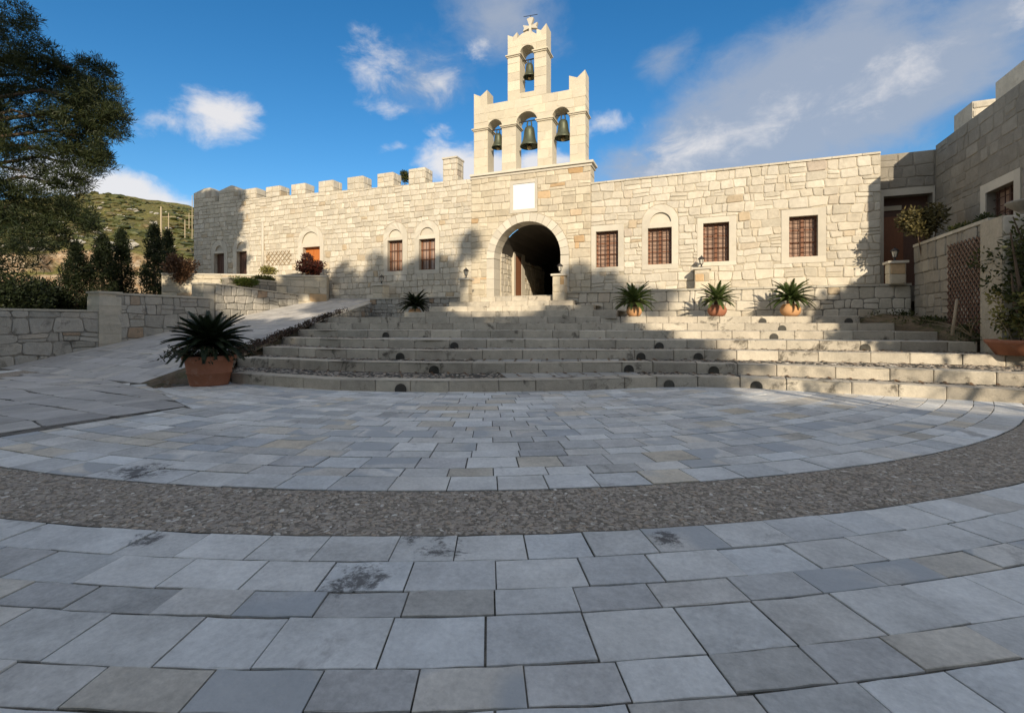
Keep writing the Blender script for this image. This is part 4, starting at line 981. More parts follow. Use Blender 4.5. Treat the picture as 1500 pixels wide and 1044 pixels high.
mb = MB(); fbox(mb, F2, 5.66, 6.25, 2.2, 4.75, -.35, -.32); mk('door_leaf', mb, M['wood'], dr)
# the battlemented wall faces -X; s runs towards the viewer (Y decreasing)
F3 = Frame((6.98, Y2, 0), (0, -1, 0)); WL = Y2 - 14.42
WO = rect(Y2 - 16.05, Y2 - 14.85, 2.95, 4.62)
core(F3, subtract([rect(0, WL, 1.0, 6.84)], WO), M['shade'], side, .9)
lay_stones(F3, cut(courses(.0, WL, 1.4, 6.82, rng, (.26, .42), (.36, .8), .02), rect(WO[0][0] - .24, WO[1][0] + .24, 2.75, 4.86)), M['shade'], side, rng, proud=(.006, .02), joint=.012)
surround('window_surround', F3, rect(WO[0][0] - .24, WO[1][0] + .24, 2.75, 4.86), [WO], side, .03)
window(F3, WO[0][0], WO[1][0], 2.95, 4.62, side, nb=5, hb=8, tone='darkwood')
for y0, y1 in ((17.75, 16.75), (15.65, 14.43)):
    mb = MB(); s0, s1 = Y2 - y0, Y2 - y1; mb.prism([F3.p(s0, 6.84, 0), F3.p(s1, 6.84, 0), F3.p(s1, 7.3, 0), F3.p(s0, 7.3, 0)], F3.n * -.52); m_ = mk('merlon', mb, M['wall'], side)
    fe = Frame(F3.p(s1, 0, -.0), (1, 0, 0))
    for P in courses(0.01, .5, 6.86, 7.28, rng, (.2, .25), (.24, .5), .01, 0):
        s_ = MB()
        if stone_on(s_, fe, P, rng): mk('stone', s_, M['wall'], m_)
mb = MB(); mb.box((7.9, 14.5, 0), (14, 19, 6.5)); mb.box((RX1 - .2, Y2 + .6, 0), (9, Y2 + 6, 6)); mk('rear_rooms', mb, M['mortar'], side)

# ------------------------------------------------------------------ terrace, retaining walls, pillars
terrace = thing('terrace', (-4, 17.9, 2.3), kind='structure')
mb = MB(); mb.box((-4.66, 17.9, 1.9), (5.9, YF, 2.38)); mb.box((5.34, 17.9, 1.9), (6.98, Y2, 2.381)); mb.box((-13.5, 17.4, 1.9), (-8.7, YF, 2.30)); mk('terrace_floor', mb, M['coping'], terrace)
def stone_wall(name, x0, x1, z0, z1, y, label, mat, mortar, chh=(.24, .36), cwid=(.3, .6), T=.4, coping=.08, seed=1, fr=None, cop_mat='coping', over=.05, most=300, **kw):
    rng = R(seed); fr = fr or Frame((0, y, 0), (1, 0, 0)); zt = z1 if callable(z1) else (lambda x: z1); zb = z0 if callable(z0) else (lambda x: z0)
    t = thing(name, fr.p((x0 + x1) / 2, zb((x0 + x1) / 2), 0), label, 'wall')
    poly = [(x0, zb(x0)), (x1, zb(x1)), (x1, zt(x1)), (x0, zt(x0))]
    core(fr, [poly], M[mortar], t, T)
    st_ = []
    for P in courses(x0, x1, min(zb(x0), zb(x1)), max(zt(x0), zt(x1)), rng, chh, cwid, **{k: v for k, v in kw.items() if k in ('jit', 'split')}):
        for i in (2, 0):
            a, b = poly[i], poly[(i + 1) % 4]; nx, nz = b[1] - a[1], -(b[0] - a[0])
            P = clip(P, nx, nz, nx * a[0] + nz * a[1]) if P else P
        if P: st_.append(P)
    lay_stones(fr, st_, M[mat], t, rng, most=most, **{k: v for k, v in kw.items() if k not in ('jit', 'split')})
    if coping:
        x = x0
        while x < x1 - .05:
            xe = min(x1, x + rng.uniform(.55, .95)); xe = x1 if x1 - xe < .3 else xe; mb = MB()
            pts = [fr.p(x + .004, zt(x) + .002, over), fr.p(xe - .004, zt(xe) + .002, over), fr.p(xe - .004, zt(xe) + coping, over), fr.p(x + .004, zt(x) + coping, over)]
            mb.prism(pts, fr.n * -(T + over + .03)); mk('coping_stone', mb, M[cop_mat], t); x = xe
    return t
stone_wall('retaining_wall', -4.66, 5.88, 1.40, 2.36, 17.5, 'low stone retaining wall behind the three sunlit potted palms', 'wall', 'rough_mortar', coping=.07, seed=51, proud=(.01, .03))
stone_wall('retaining_wall', -13.4, -8.72, 1.40, 2.27, 17.25, 'low stone retaining wall between the ramp and the gate steps', 'rough', 'rough_mortar', (.16, .26), (.2, .42), coping=.06, seed=52)
# stone side wall of the ramp near its top
d_ = Vector((RA1.x - RA0.x, RA1.y - RA0.y, 0)); L_ = d_.length
stone_wall('ramp_side_wall', .60 * L_, L_, lambda s: 1.15, lambda s: 2.36 * s / L_ - .05, 0, 'small rough stones of the ramp side wall above the top steps', 'rough', 'rough_mortar', (.16, .26), (.2, .42), .3, .045, 79, Frame((RA0.x, RA0.y, 0), d_), over=.03)
def pillar(name, x, y, zb, zt, w_, label, seed):
    t = thing(name, (x, y, zb), label, 'pillar'); rng = R(seed); mb = MB(); mb.box((x - w_ / 2, y - w_ / 2, zb), (x + w_ / 2, y + w_ / 2, zt)); mk('pillar_core', mb, M['mortar'], t)
    for fr in (Frame((x - w_ / 2, y - w_ / 2, 0), (1, 0, 0)), Frame((x + w_ / 2, y - w_ / 2, 0), (0, 1, 0)), Frame((x - w_ / 2, y + w_ / 2, 0), (0, -1, 0))):
        for P in courses(0, w_, zb, zt, rng, (.26, .34), (.24, .5), .01, 0):
            mb = MB()
            if stone_on(mb, fr, P, rng, proud=(.012, .02), joint=.012, ch=.1): mk('stone', mb, M['gate'], t)
    mb = MB(); mb.cbox((x, y, zt), Vector((1, 0, 0)), Vector((0, 1, 0)), w_ + .12, w_ + .12, .07); mk('cap_stone', mb, M['trim'], t); return zt + .07
def lantern(x, y, z, label, arm=False):
    t = thing('lantern', (x, y, z), label, 'lantern', 'black iron lanterns along the front')
    mb = MB(); mb.lathe([(.0, 0), (.075, 0), (.08, .02), (.04, .04), (.022, .07), (.022, .10), (.05, .115), (.055, .13), (0, .13)], (x, y, z), 12); mk('lantern_base', mb, M['iron'], t)
    mb = MB(); mb.lathe([(.048, .13), (.088, .30)], (x, y, z), 6); mk('lamp_glass', mb, M['lamp_glass'], t)
    mb = MB()
    for k in range(6): a = k * math.pi / 3; mb.tube([(x + .05 * math.cos(a), y + .05 * math.sin(a), z + .13), (x + .092 * math.cos(a), y + .092 * math.sin(a), z + .30)], .008, 4)
    mk('lantern_frame', mb, M['iron'], t)
    mb = MB(); mb.lathe([(0, .295), (.125, .30), (.12, .315), (.07, .365), (.035, .39), (.012, .40), (.018, .42), (0, .44)], (x, y, z), 12); mk('lantern_roof', mb, M['iron'], t)
z = pillar('gate_pillar', -8.66, 17.15, 2.08, 2.96, .37, 'square stone pillar with a lantern beside the gate steps, nearest the ramp', 61); lantern(-8.66, 17.15, z, 'black lantern on the gate pillar nearest the ramp')
z = pillar('gate_pillar', -4.82, 17.3, 2.05, 3.0, .44, 'square stone pillar with a lantern at the dark side of the gateway', 62); lantern(-4.82, 17.3, z, 'black lantern in front of the dark side of the gateway')
z = pillar('wall_pillar', .12, 17.95, 2.38, 3.10, .46, 'low stone pillar on the terrace below the third barred window', 63); lantern(.10, 17.9, z, 'black lantern standing below the third barred window')
z = pillar('wall_pillar', 5.5, 17.5, 2.40, 3.02, .38, 'low stone pillar at the end of the terrace beside the dark doorway', 64); lantern(5.48, 17.5, z, 'black lantern beside the dark shaded doorway')
z = pillar('wall_pillar', -13.05, 17.55, 2.25, 2.88, .5, 'low stone pillar at the top corner of the ramp', 65); lantern(-12.98, 17.5, z, 'black lantern at the top of the ramp under the paired windows')
# parapet with trellis on the right, its end pillar with an urn
FP = Frame((5.9, 17.3, 0), (0, -1, 0))
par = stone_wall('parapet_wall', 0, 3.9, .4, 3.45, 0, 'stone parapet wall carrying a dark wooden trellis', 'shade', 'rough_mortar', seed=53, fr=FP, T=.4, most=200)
def trellis(fr, x0, x1, z0, z1, step, mat, parent=None, label=None, d=.05, w_=.018):
    t = thing('trellis', fr.p((x0 + x1) / 2, z0, d), label, 'trellis')
    W_, H_ = x1 - x0, z1 - z0; k = -H_
    while k < W_:
        a, b = max(0, k), min(W_, k + H_)
        if b - a > .05:
            for flip in (0, 1):
                p, q = (a, a - k), (b, b - k)
                if flip: p, q = (W_ - a, a - k), (W_ - b, b - k)
                mb = MB(); A_, B_ = fr.p(x0 + p[0], z0 + p[1], d + flip * .014), fr.p(x0 + q[0], z0 + q[1], d + flip * .014); v = (B_ - A_).normalized(); sd = v.cross(fr.n) * w_; mb.prism([A_ - sd, B_ - sd, B_ + sd, A_ + sd], fr.n * -.012); mk('slat', mb, M[mat], t)
        k += step
    return t
trellis(FP, 2.1, 3.8, .9, 3.2, .17, 'darkwood', label='dark diamond trellis fixed to the shaded parapet wall')
trellis(FA, -20.66, -18.95, 4.16, 4.88, .27, 'lattice', label='light diamond trellis fixed between the drain pipe and the orange door', w_=.014)
stone_wall('garden_pier', 5.72, 9.5, .3, 3.42, 12.6, 'broad stone pier under the urn at the edge of the steps', 'wall', 'mortar', seed=54, T=.8, coping=0)
urn = thing('urn', (6.32, 12.95, 3.42), 'wide pale stone urn on top of the pier', 'urn')
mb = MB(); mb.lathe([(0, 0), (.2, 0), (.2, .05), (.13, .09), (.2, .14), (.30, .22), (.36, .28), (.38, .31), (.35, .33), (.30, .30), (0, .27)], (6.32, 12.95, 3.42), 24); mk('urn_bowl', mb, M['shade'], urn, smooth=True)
# planting bed at the right end of the steps
bed = thing('planting_bed', (4, 14, 0), kind='structure')
mb = MB(); rng = R(55)
Q = [NOSE[7][-1], NOSE[6][-1], NOSE[5][-1], Vector(cwp(10.1, 10.75)), Vector(cwp(10.75, 10.3)), Vector(cwp(11.6, 9.8))]; zq = [1.40, 1.22, 1.0, .84, .82, .8]
Z2 = [Vector((5.95, y)) for y in (17.4, 15.5, 14.2, 13.2, 12.7, 12.62)]
for i in range(5):
    for j in range(8):
        def P_(i_, f): p = Q[i_].lerp(Z2[i_], f); z = zq[i_] * (1 - f) + (zq[i_] + .12) * f; return (p.x, p.y, z - .03 + .09 * math.sin(math.pi * f) * (.6 + mnoise.noise(Vector((p.x * 2, p.y * 2, 1)))))
        mb.add([P_(i, j / 8), P_(i + 1, j / 8), P_(i + 1, (j + 1) / 8), P_(i, (j + 1) / 8)], [(0, 1, 2, 3)])
for i in range(5):
    a, b = Q[i], Q[i + 1]; mb.add([(a.x, a.y, 0), (b.x, b.y, 0), (b.x, b.y, zq[i + 1] - .03), (a.x, a.y, zq[i] - .03)], [(0, 1, 2, 3)])
mk('bed_earth', mb, M['earth'], bed)
# walls along the outer side of the ramp
dl = Vector((RL1.x - RL0.x, RL1.y - RL0.y, 0)).normalized(); FRL = Frame((RL0.x, RL0.y, 0), dl); LL = (Vector((RL1.x, RL1.y)) - Vector((RL0.x, RL0.y))).length
def rz(s): return 2.44 * max(0, s) / LL - .1
stone_wall('ramp_wall', -7.5, 2.45, lambda x: -.06, 1.60, 0, 'rough grey fieldstone wall with flat coping at the foot of the ramp', 'rough', 'rough_mortar', (.26, .48), (.35, .75), .45, .06, 71, FRL, jit=.05, proud=(.02, .05), split=.35, mx=.1, ch=.2)
stone_wall('ramp_wall', 2.45, 5.75, rz, 2.17, 0, 'higher middle part of the shaded stone wall beside the ramp', 'rough', 'rough_mortar', (.26, .46), (.35, .7), .5, .07, 72, FRL, jit=.04, proud=(.02, .04), split=.3)
stone_wall('ramp_wall', 5.95, 10.9, rz, lambda s: 2.74 - .3 * (s - 5.95) / 5, 0, 'rough stone wall beside the upper ramp in half shade', 'rough', 'rough_mortar', (.22, .36), (.26, .5), .45, .05, 73, FRL, jit=.04, proud=(.02, .05), split=.3)
def block(name, lo, hi, label, seed):
    t = thing(name, ((lo[0] + hi[0]) / 2, (lo[1] + hi[1]) / 2, lo[2]), label, 'pillar'); rng = R(seed); mb = MB(); mb.box(lo, hi); mk('pillar_core', mb, M['mortar'], t)
    z = lo[2]
    while z < hi[2] - .1:
        h = min(hi[2] - z, .3); mb = MB(); mb.box((lo[0] - .015, lo[1] - .015, z + .004), (hi[0] + .015, hi[1] + .015, z + h - .004)); mk('quoin_stone', mb, M['coping'], t); z += h
    mb = MB(); mb.box((lo[0] - .04, lo[1] - .04, hi[2] + .003), (hi[0] + .04, hi[1] + .04, hi[2] + .07)); mk('cap_stone', mb, M['coping'], t)
p = FRL.p(2.5, 0, -.25); block('wall_pillar', (p.x - .3, p.y - .3, 0), (p.x + .3, p.y + .3, 2.2), 'square stone pillar where the ramp wall steps up', 74)
p = FRL.p(5.75, 0, -.25); block('wall_pillar', (p.x - .42, p.y - .25, 0), (p.x + .2, p.y + .25, 2.72), 'sunlit square pillar at the start of the upper ramp wall', 75)
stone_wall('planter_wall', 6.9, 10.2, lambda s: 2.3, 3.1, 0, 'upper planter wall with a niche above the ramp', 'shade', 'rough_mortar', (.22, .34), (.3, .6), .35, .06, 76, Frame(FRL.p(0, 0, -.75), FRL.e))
block('planter_end', (-18.1, 17.2, 2.3), (-17.05, 17.75, 3.5), 'stone end block below the orange door', 77)
# upper terrace in front of the far doors
FT = Frame(cw(-15.4, 21.0), (cw(-12.0, 21.6) - cw(-15.4, 21.0)))
LT = 6.9
stone_wall('terrace_wall', 0, LT, .4, 3.38, 0, 'bright sunlit ashlar wall of the upper terrace', 'gate', 'mortar', (.3, .42), (.45, .8), .5, .07, 78, FT, cop_mat='trim')
mb = MB(); q = [FT.p(.0, 3.35, -.3), FT.p(LT, 3.35, -.3), Vector((-17.2, 18.2, 3.35)), Vector((-19, YF, 3.35)), Vector((LW0 - 1.5, YF, 3.35))]; mb.prism(q[::1], (0, 0, -1.2)); mk('terrace_floor', mb, M['coping'], terrace)
# ------------------------------------------------------------------ potted cycads: every frond is a part, shared meshes
def frond_mesh(name, L, rng, arch_, npair, lw, mat='cycad'):
    mb = MB(); pts = []
    for i in range(9):
        t = i / 8; pts.append(Vector((L * (t - .12 * arch_ * t * t), 0, L * (.40 * t - arch_ * .6 * t * t))))
    mb.tube(pts, [.012 - .001 * i for i in range(9)], 4)
    def pos(t): x = t * 8; i = min(int(x), 7); return pts[i].lerp(pts[i + 1], x - i)
    for i in range(npair):
        t = .1 + .88 * i / (npair - 1); p = pos(t); tg = (pos(min(1, t + .05)) - pos(max(0, t - .05))).normalized()
        l_ = lw * (1 - abs(t - .45) * 1.25) * rng.uniform(.9, 1.1)
        for sgn in (-1, 1):
            a = Vector((0, sgn, .38)); dv = (a * (1 - .45 * t) + tg * (.45 + .5 * t)).normalized(); w_ = tg * .0155
            q = p + dv * l_; m_ = p + dv * l_ * .5 + Vector((0, 0, .008))
            mb.add([p - w_, p + w_, m_ + w_, m_ - w_, q], [(0, 1, 2, 3), (3, 2, 4)])
    me = bpy.data.meshes.new(name); me.from_pydata([tuple(v) for v in mb.v], [], mb.f); me.materials.append(M[mat]); return me
rng = R(81)
FR = [[frond_mesh('frond', L, rng, a, 30, .19) for a in (.45, .55, .7, .85)] for L in (1.0,)] + [[frond_mesh('frond', 1., rng, a, 32, .2, 'cycad_dark') for a in (.45, .55, .7, .85)]]
def cycad(loc, size, nf, pot, label, seed, squash=1., flare=1., dark=0):
    t = thing('potted_cycad', loc, label, 'potted palm', 'potted cycads around the steps'); rng = R(seed); x, y, z = loc
    mb = MB(); ph = pot['h']; mb.lathe([(r_, q) for r_, q in pot['prof']], loc, 32); mk('pot', mb, M[pot['mat']], t, smooth=True)
    mb = MB(); rr_ = pot['soil']; mb.lathe([(0, ph - .03), (rr_, ph - .05)], loc, 20); mk('soil', mb, M['soil'], t)
    mb = MB(); c = (x, y, z + ph); mb.lathe([(.13 * size, -.05), (.15 * size, .06 * size), (.13 * size, .2 * size), (.06 * size, .27 * size), (0, .28 * size)], c, 10); mk('trunk', mb, M['bark'], t)
    for i in range(nf):
        k = (i / nf) ** .9; ring = min(3, int(k * 4)); me = FR[dark][ring]
        o = bpy.data.objects.new('frond', me); C.objects.link(o); o.parent = t
        a = i * 2.39996 + rng.uniform(-.2, .2); el_ = math.radians(46 * (1 - k) ** 1.1 - 18 * k); sc_ = size * rng.uniform(.85, 1.1)
        o.location = (0, 0, ph + .26 * size * (1 - .4 * k)); o.rotation_euler = (rng.uniform(-.15, .15), -el_ * flare, a); o.scale = (sc_, sc_, sc_ * squash)
    return t
TUB = dict(h=.62, soil=.44, mat='terra_dark', prof=[(0, 0), (.335, 0), (.345, .03), (.385, .24), (.40, .245), (.405, .265), (.39, .275), (.43, .50), (.455, .505), (.475, .52), (.48, .58), (.47, .60), (.44, .60), (.43, .52), (0, .52)])
BOWL = lambda s: dict(h=.36 * s, soil=.19 * s, mat='terra', prof=[(0, 0), (.17 * s, 0), (.24 * s, .06 * s), (.285 * s, .15 * s), (.28 * s, .24 * s), (.235 * s, .32 * s), (.20 * s, .345 * s), (.215 * s, .37 * s), (.19 * s, .37 * s), (.18 * s, .30 * s), (0, .30 * s)])
tub = on_z(307, 566, 0); tub = tub + Vector((tub.x, tub.y, 0)).normalized() * .33
cycad(tuple(tub), .83, 92, TUB, 'large dark cycad in a big terracotta tub on the plaza', 82, dark=1)
zt = RISE * 7
cycad((-10.5, 16.3, zt), .70, 56, BOWL(.95), 'small dark cycad in a round pot beside the retaining wall near the ramp', 83, dark=1)
def on7(px): 
    i = min(range(301), key=lambda i: abs(to_px((*resample(NOSE[7], 300)[i], zt))[0] - px)); return resample(NOSE[7], 300)[i]
for px, s, nf, lab, sd in ((928, .76, 54, 'upright cycad in an orange pot at the shadow edge, nearest the gateway', 84), (1049, .70, 46, 'spreading cycad in a brown bulging pot between two others', 85), (1158, .74, 58, 'lush cycad in a yellowish round pot under the fourth barred window', 86)):
    q = on7(px); r = ray(px, 470); v = Vector((r.x, r.y)).normalized(); q = q + v * .42
    b = BOWL(1.0 if px != 928 else .85)
    if px == 1049: b['mat'] = 'terra_dark'
    cycad((q.x, q.y, zt), s, nf, b, lab, sd)
# trailing plant in the big tub
mb = MB(); rng = R(87); bx = thing('tub_plant', (tub.x, tub.y, .55), 'dark trailing plant growing round the edge of the big tub', 'plant')
tw = MB()
for i in range(46):
    a = rng.uniform(0, 6.28); l_ = rng.uniform(.25, .55); p0 = tub + Vector((.3 * math.cos(a), .3 * math.sin(a), .55)); p1 = p0 + Vector((l_ * .6 * math.cos(a), l_ * .6 * math.sin(a), rng.uniform(.08, .24))); p2 = p1 + Vector((l_ * .4 * math.cos(a), l_ * .4 * math.sin(a), rng.uniform(-.16, .04)))
    tw.tube([p0, p1, p2], [.006, .004, .003], 4, False)
    for f in (.4, .6, .8, 1.): q = p0.lerp(p1, f) if f < .7 else p1.lerp(p2, (f - .6) * 2.5); leaves(mb, rng, q, (.03, .03, .03), 4, .07, .028)
mk('stem', tw, M['bark'], bx); mk('leaves', mb, M['cypress'], bx)

# ------------------------------------------------------------------ trees
def tree(name, base, label, cat, clumps, limbs, mat, leaf, trunk_pts, rad, seed, group=None, bark='bark'):
    t = thing(name, base, label, cat, group); rng = R(seed); mb = MB(); mb.tube(trunk_pts, rad, 9); mk('trunk', mb, M[bark], t, smooth=True)
    for L_ in limbs:
        mb = MB(); n = len(L_); mb.tube(L_, [(.07 if name == 'pine_tree' else .09) * (1 - i / n) + .012 for i in range(n)], 6); mk('limb', mb, M[bark], t, smooth=True)
    mb = MB()
    for c, r3, n in clumps: leaves(mb, rng, c, r3, n, *leaf)
    mk('crown', mb, M[mat], t); return t
# large pine at the left; crown spots given as pixel, depth, size, leaf count
rng = R(91)
spots = [(10, 25, 15.5, 1.0), (-40, 60, 15.5, 1.6), (30, 85, 15.2, 1.2), (70, 95, 15.6, .9), (0, 130, 15, 1.5), (60, 140, 15.8, 1.3), (110, 110, 16, .95), (150, 105, 16, .7), (140, 140, 16, 1.), (165, 165, 16, .65), (100, 170, 15.6, 1.3), (40, 190, 15, 1.5), (-20, 210, 15, 1.7), (150, 195, 16, .7), (100, 215, 15.6, 1.1), (140, 235, 16, .7), (60, 245, 15, 1.3), (0, 270, 14.6, 1.4), (110, 262, 15.6, .8), (50, 295, 14.6, 1.1), (15, 325, 14.2, 1.1), (100, 305, 15, .8), (125, 320, 15.2, .55), (130, 150, 16.6, 1.0), (150, 178, 16.8, .85), (118, 200, 16.6, 1.0), (130, 225, 16.6, .8), (105, 130, 16.6, 1.0), (75, 335, 14.8, .75), (-60, 150, 15, 1.8), (-60, 300, 14.5, 1.6), (-110, 60, 15.5, 2), (-130, 200, 15, 2.2), (-60, -40, 15.5, 1.6), (-120, -80, 15.5, 2), (-150, 340, 14.5, 1.8), (-40, 360, 14, 1.2), (30, 365, 13.9, .9)]
clumps = []; tb = cw(-1.28 * 14.6, 14.6, 0)
trunk = [tb + Vector((0, 0, -.1)), tb + Vector((.3, .1, 2)), tb + Vector((.7, .1, 4.5)), tb + Vector((.8, -.2, 7)), tb + Vector((1.2, -.3, 10))]
limbs = []
for px, py, yc, s in spots:
    c = at(px, py, yc + rng.uniform(-.6, .6)); s *= .92
    k = min(3.9, max(1.2, (c.z - .5) / 2.6)); i = int(k); q = trunk[i].lerp(trunk[i + 1], k - i) if i < 4 else trunk[4]
    limbs.append([q, q.lerp(c, .35) + Vector((rng.uniform(-.3, .3), 0, rng.uniform(-.1, .5))), q.lerp(c, .7) + Vector((0, rng.uniform(-.3, .3), .3)), q.lerp(c, .85)])
    for _ in range(int(34 * s)):
        d_ = Vector((rng.gauss(0, 1), rng.gauss(0, 1), rng.gauss(0, .8))).normalized() * s * rng.random() ** .5 * .9; cc = c + d_
        clumps.append((cc, (.25, .25, .15), 85))
tree('pine_tree', tuple(tb), 'large dark pine tree overhanging the grey fieldstone wall', 'tree', clumps, limbs, 'pine', (.19, .021, .1), trunk, [.28, .25, .2, .15, .06], 92)
# the same tree's crown as one lump in the shade below: dark bushes behind the wall
def bush(name, c, r3, n, mat, label, cat, seed, leaf=(.1, .05, .3), base=None, stems=5, group=None, k=10):
    c = Vector(c); b = Vector(base) if base else Vector((c.x, c.y, c.z - r3[2])); t = thing(name, tuple(b), label, cat, group); rng = R(seed); mb = MB(); st = MB()
    for i in range(stems):
        e_ = c + Vector((rng.uniform(-.6, .6) * r3[0], rng.uniform(-.6, .6) * r3[1], rng.uniform(-.3, .5) * r3[2])); st.tube([b, b.lerp(e_, .5) + Vector((rng.uniform(-.05, .05), rng.uniform(-.05, .05), 0)), e_], [.03, .02, .008], 5)
    mk('stem', st, M['bark'], t)
    for i in range(k):
        d_ = Vector((rng.gauss(0, 1), rng.gauss(0, 1), rng.gauss(0, 1))).normalized() * rng.random() ** .4 * .75
        leaves(mb, rng, c + Vector((d_.x * r3[0], d_.y * r3[1], d_.z * r3[2])), tuple(v * .42 for v in r3), n // k, *leaf)
    mk('leaves', mb, M[mat], t); return t
for i, (px, py, yc, r3, lab) in enumerate([(15, 440, 20, (1.9, 1.5, 1.25), 'dark evergreen bush behind the wall under the pine, at the picture edge'), (72, 438, 22, (1.1, 1.2, 1.1), 'dark evergreen bush between the pine and the cypresses'), (-70, 400, 19, (2.4, 2, 2.2), 'dark evergreen bush mostly hidden beyond the pine trunk')]):
    c = at(px, py, yc); bush('evergreen_bush', c, r3, 9000, 'cypress', lab, 'bush', 100 + i, (.15, .06, .3), base=(c.x, c.y, 0.0), k=30)
def cypress(px, ptop, yc, rad, label, seed, base_z=0, mat='cypress', n=15000, group='cypress trees behind the ramp wall', tilt=0):
    top = at(px, ptop, yc).z; p = at(px, 473, yc); t = thing('cypress_tree', (p.x, p.y, base_z), label, 'tree', group); rng = R(seed); mb = MB(); mb.tube([(p.x, p.y, base_z - .1), (p.x, p.y, base_z + (top - base_z) * .8)], [.12, .03], 7); mk('trunk', mb, M['bark'], t)
    mb = MB(); Hh = top - base_z
    for _ in range(n // 26):
        f = rng.random() ** 1.15; rr = rad * (min(1, f * 5 + .35)) * (1 - f ** 2.2) ** .8 * (1 + .18 * math.sin(f * 23 + seed)) + .04; a = rng.uniform(0, 6.283); k = rng.random() ** .35
        leaves(mb, rng, (p.x + rr * k * math.cos(a) + tilt * f, p.y + rr * k * math.sin(a), base_z + .25 + f * (Hh - .35)), (.16, .16, .26), 26, .13, .04, .3, 0, .7)
    mk('crown', mb, M[mat], t); return t
cypress(112, 356, 22.5, .75, 'broad dark cypress, leftmost of the row behind the ramp wall', 111, .3)
cypress(150, 345, 23, .75, 'dark cypress with a double top in the middle of the row', 112, .3)
cypress(178, 338, 24, .62, 'slim dark cypress nearest the gap showing the rock face', 113, .3)
cypress(226, 328, 24, .6, 'tall grey green cypress in front of the white terrace wall', 114, .4, n=13000)
cypress(246, 338, 26.5, .55, 'thin black cypress standing behind the taller grey green one', 115, .5, n=10000)
c = at(264, 395, 21.2); bush('flowering_shrub', c, (.78, .7, .68), 3600, 'pinkleaf', 'rounded bronze pink shrub at the corner of the white terrace wall', 'shrub', 121, (.11, .06, .3), base=(c.x, c.y, 1.0), k=16)
c = at(455, 390, 22.3); bush('red_shrub', c, (.62, .5, .55), 2600, 'redleaf', 'dark red shrub in front of the orange door', 'shrub', 122, (.12, .06, .4), base=(c.x, c.y, 2.9), k=14)
c = at(392, 396, 22.0); bush('yellow_shrub', c, (.42, .4, .38), 900, 'yellow', 'sparse yellow green shrub under the diamond trellis', 'shrub', 123, (.1, .05, .4), base=(c.x, c.y, 2.9), k=12)
c = at(352, 413, 20.3); bush('grass_clump', c, (.75, .5, .16), 2600, 'lawn', 'bright green grassy plant in the planter by the upper ramp', 'plant', 124, (.16, .025, .9), base=(c.x, c.y, 2.3), k=16)
c = FRL.p(9.1, 3.2, -1.0); bush('low_hedge', c, (.3, 1.2, .17), 2000, 'shrub', 'low green hedge along the top of the planter wall', 'hedge', 125, (.1, .05, .6), base=(c.x, c.y, 3.0), k=14)
c = at(592, 256, 30); bush('treetop', c + Vector((0, 0, -.2)), (.36, .36, .55), 900, 'shrub', 'dark treetop peeping over the wall between two merlons', 'tree', 126, (.15, .06, .3), base=(c.x, c.y, 4), k=10)
# right hand plants
c = Vector((5.95, 16.9, 4.05)); bush('orange_tree', c, (.62, .6, .6), 2600, 'olive', 'sparse olive brown bush above the parapet in front of the dark doorway', 'bush', 131, (.11, .06, .3), base=(6.1, 16.9, 2.4), k=18)
c = Vector((6.3, 15.0, 3.55)); bush('low_shrub', c, (.4, .9, .3), 1400, 'shrub', 'low dark shrub along the parapet top below the side window', 'shrub', 132, (.1, .05, .3), base=(6.4, 15.0, 2.6), k=12)
rng = R(133); t = thing('climbing_shrub', (6.0, 12.4, .8), 'large leafy climbing shrub covering the pier below the urn', 'shrub'); mb = MB(); st = MB()
for i in range(9):
    a = Vector((5.9 + rng.uniform(-.3, .8), 12.35, .75)); b = Vector((5.7 + rng.uniform(-.4, 1.6), 12.3 + rng.uniform(-.4, .2), rng.uniform(2, 3.4))); st.tube([a, a.lerp(b, .5) + Vector((rng.uniform(-.2, .2), -.1, .1)), b], [.05, .03, .01], 6)
for _ in range(150):
    q = Vector((rng.gauss(6.6, .55), rng.uniform(11.9, 12.5), rng.uniform(1.0, 3.2))); 
    if q.x < 5.7 + max(0, 1.6 - q.z) * .2: continue
    leaves(mb, rng, q, (.3, .26, .24), 55, .12, .055)
for _ in range(22): leaves(mb, rng, (rng.gauss(5.8, .1), rng.uniform(12.2, 13.9), rng.uniform(1.2, 3.0)), (.2, .3, .24), 40, .1, .045)
mk('stem', st, M['bark'], t); mk('leaves', mb, M['shrub'], t)
rng = R(134); pz = RISE * 3; p = at(1496, 520, 9.3); p = Vector((p.x, p.y, pz))
t = thing('potted_shrub', tuple(p), 'pale leafed shrub in a wide terracotta bowl at the right end of the steps', 'potted plant'); mb = MB(); mb.lathe([(0, 0), (.36, 0), (.48, .2), (.52, .24), (.53, .30), (.49, .30), (.45, .24), (0, .22)], p, 28); mk('pot', mb, M['terra_dark'], t, smooth=True)
mb = MB(); mb.lathe([(0, .25), (.46, .25)], p, 20); mk('soil', mb, M['soil'], t)
mb = MB(); st = MB()
for i in range(16):
    a = rng.uniform(0, 6.28); b = p + Vector((.35 * math.cos(a), .35 * math.sin(a), rng.uniform(.7, 1.15))); st.tube([p + Vector((.1 * math.cos(a), .1 * math.sin(a), .25)), b], [.015, .006], 5)
    leaves(mb, rng, b, (.16, .16, .2), 60, .09, .05); leaves(mb, rng, p.lerp(b, .6), (.14, .14, .2), 40, .09, .05)
mk('stem', st, M['twig'], t); mk('leaves', mb, M['yellow'], t)
rng = R(135); p = Vector((5.35, 12.9, .98)); t = thing('bare_shrub', tuple(p), 'bare pale twigs of a leafless shrub at the end of the steps', 'shrub'); mb = MB()
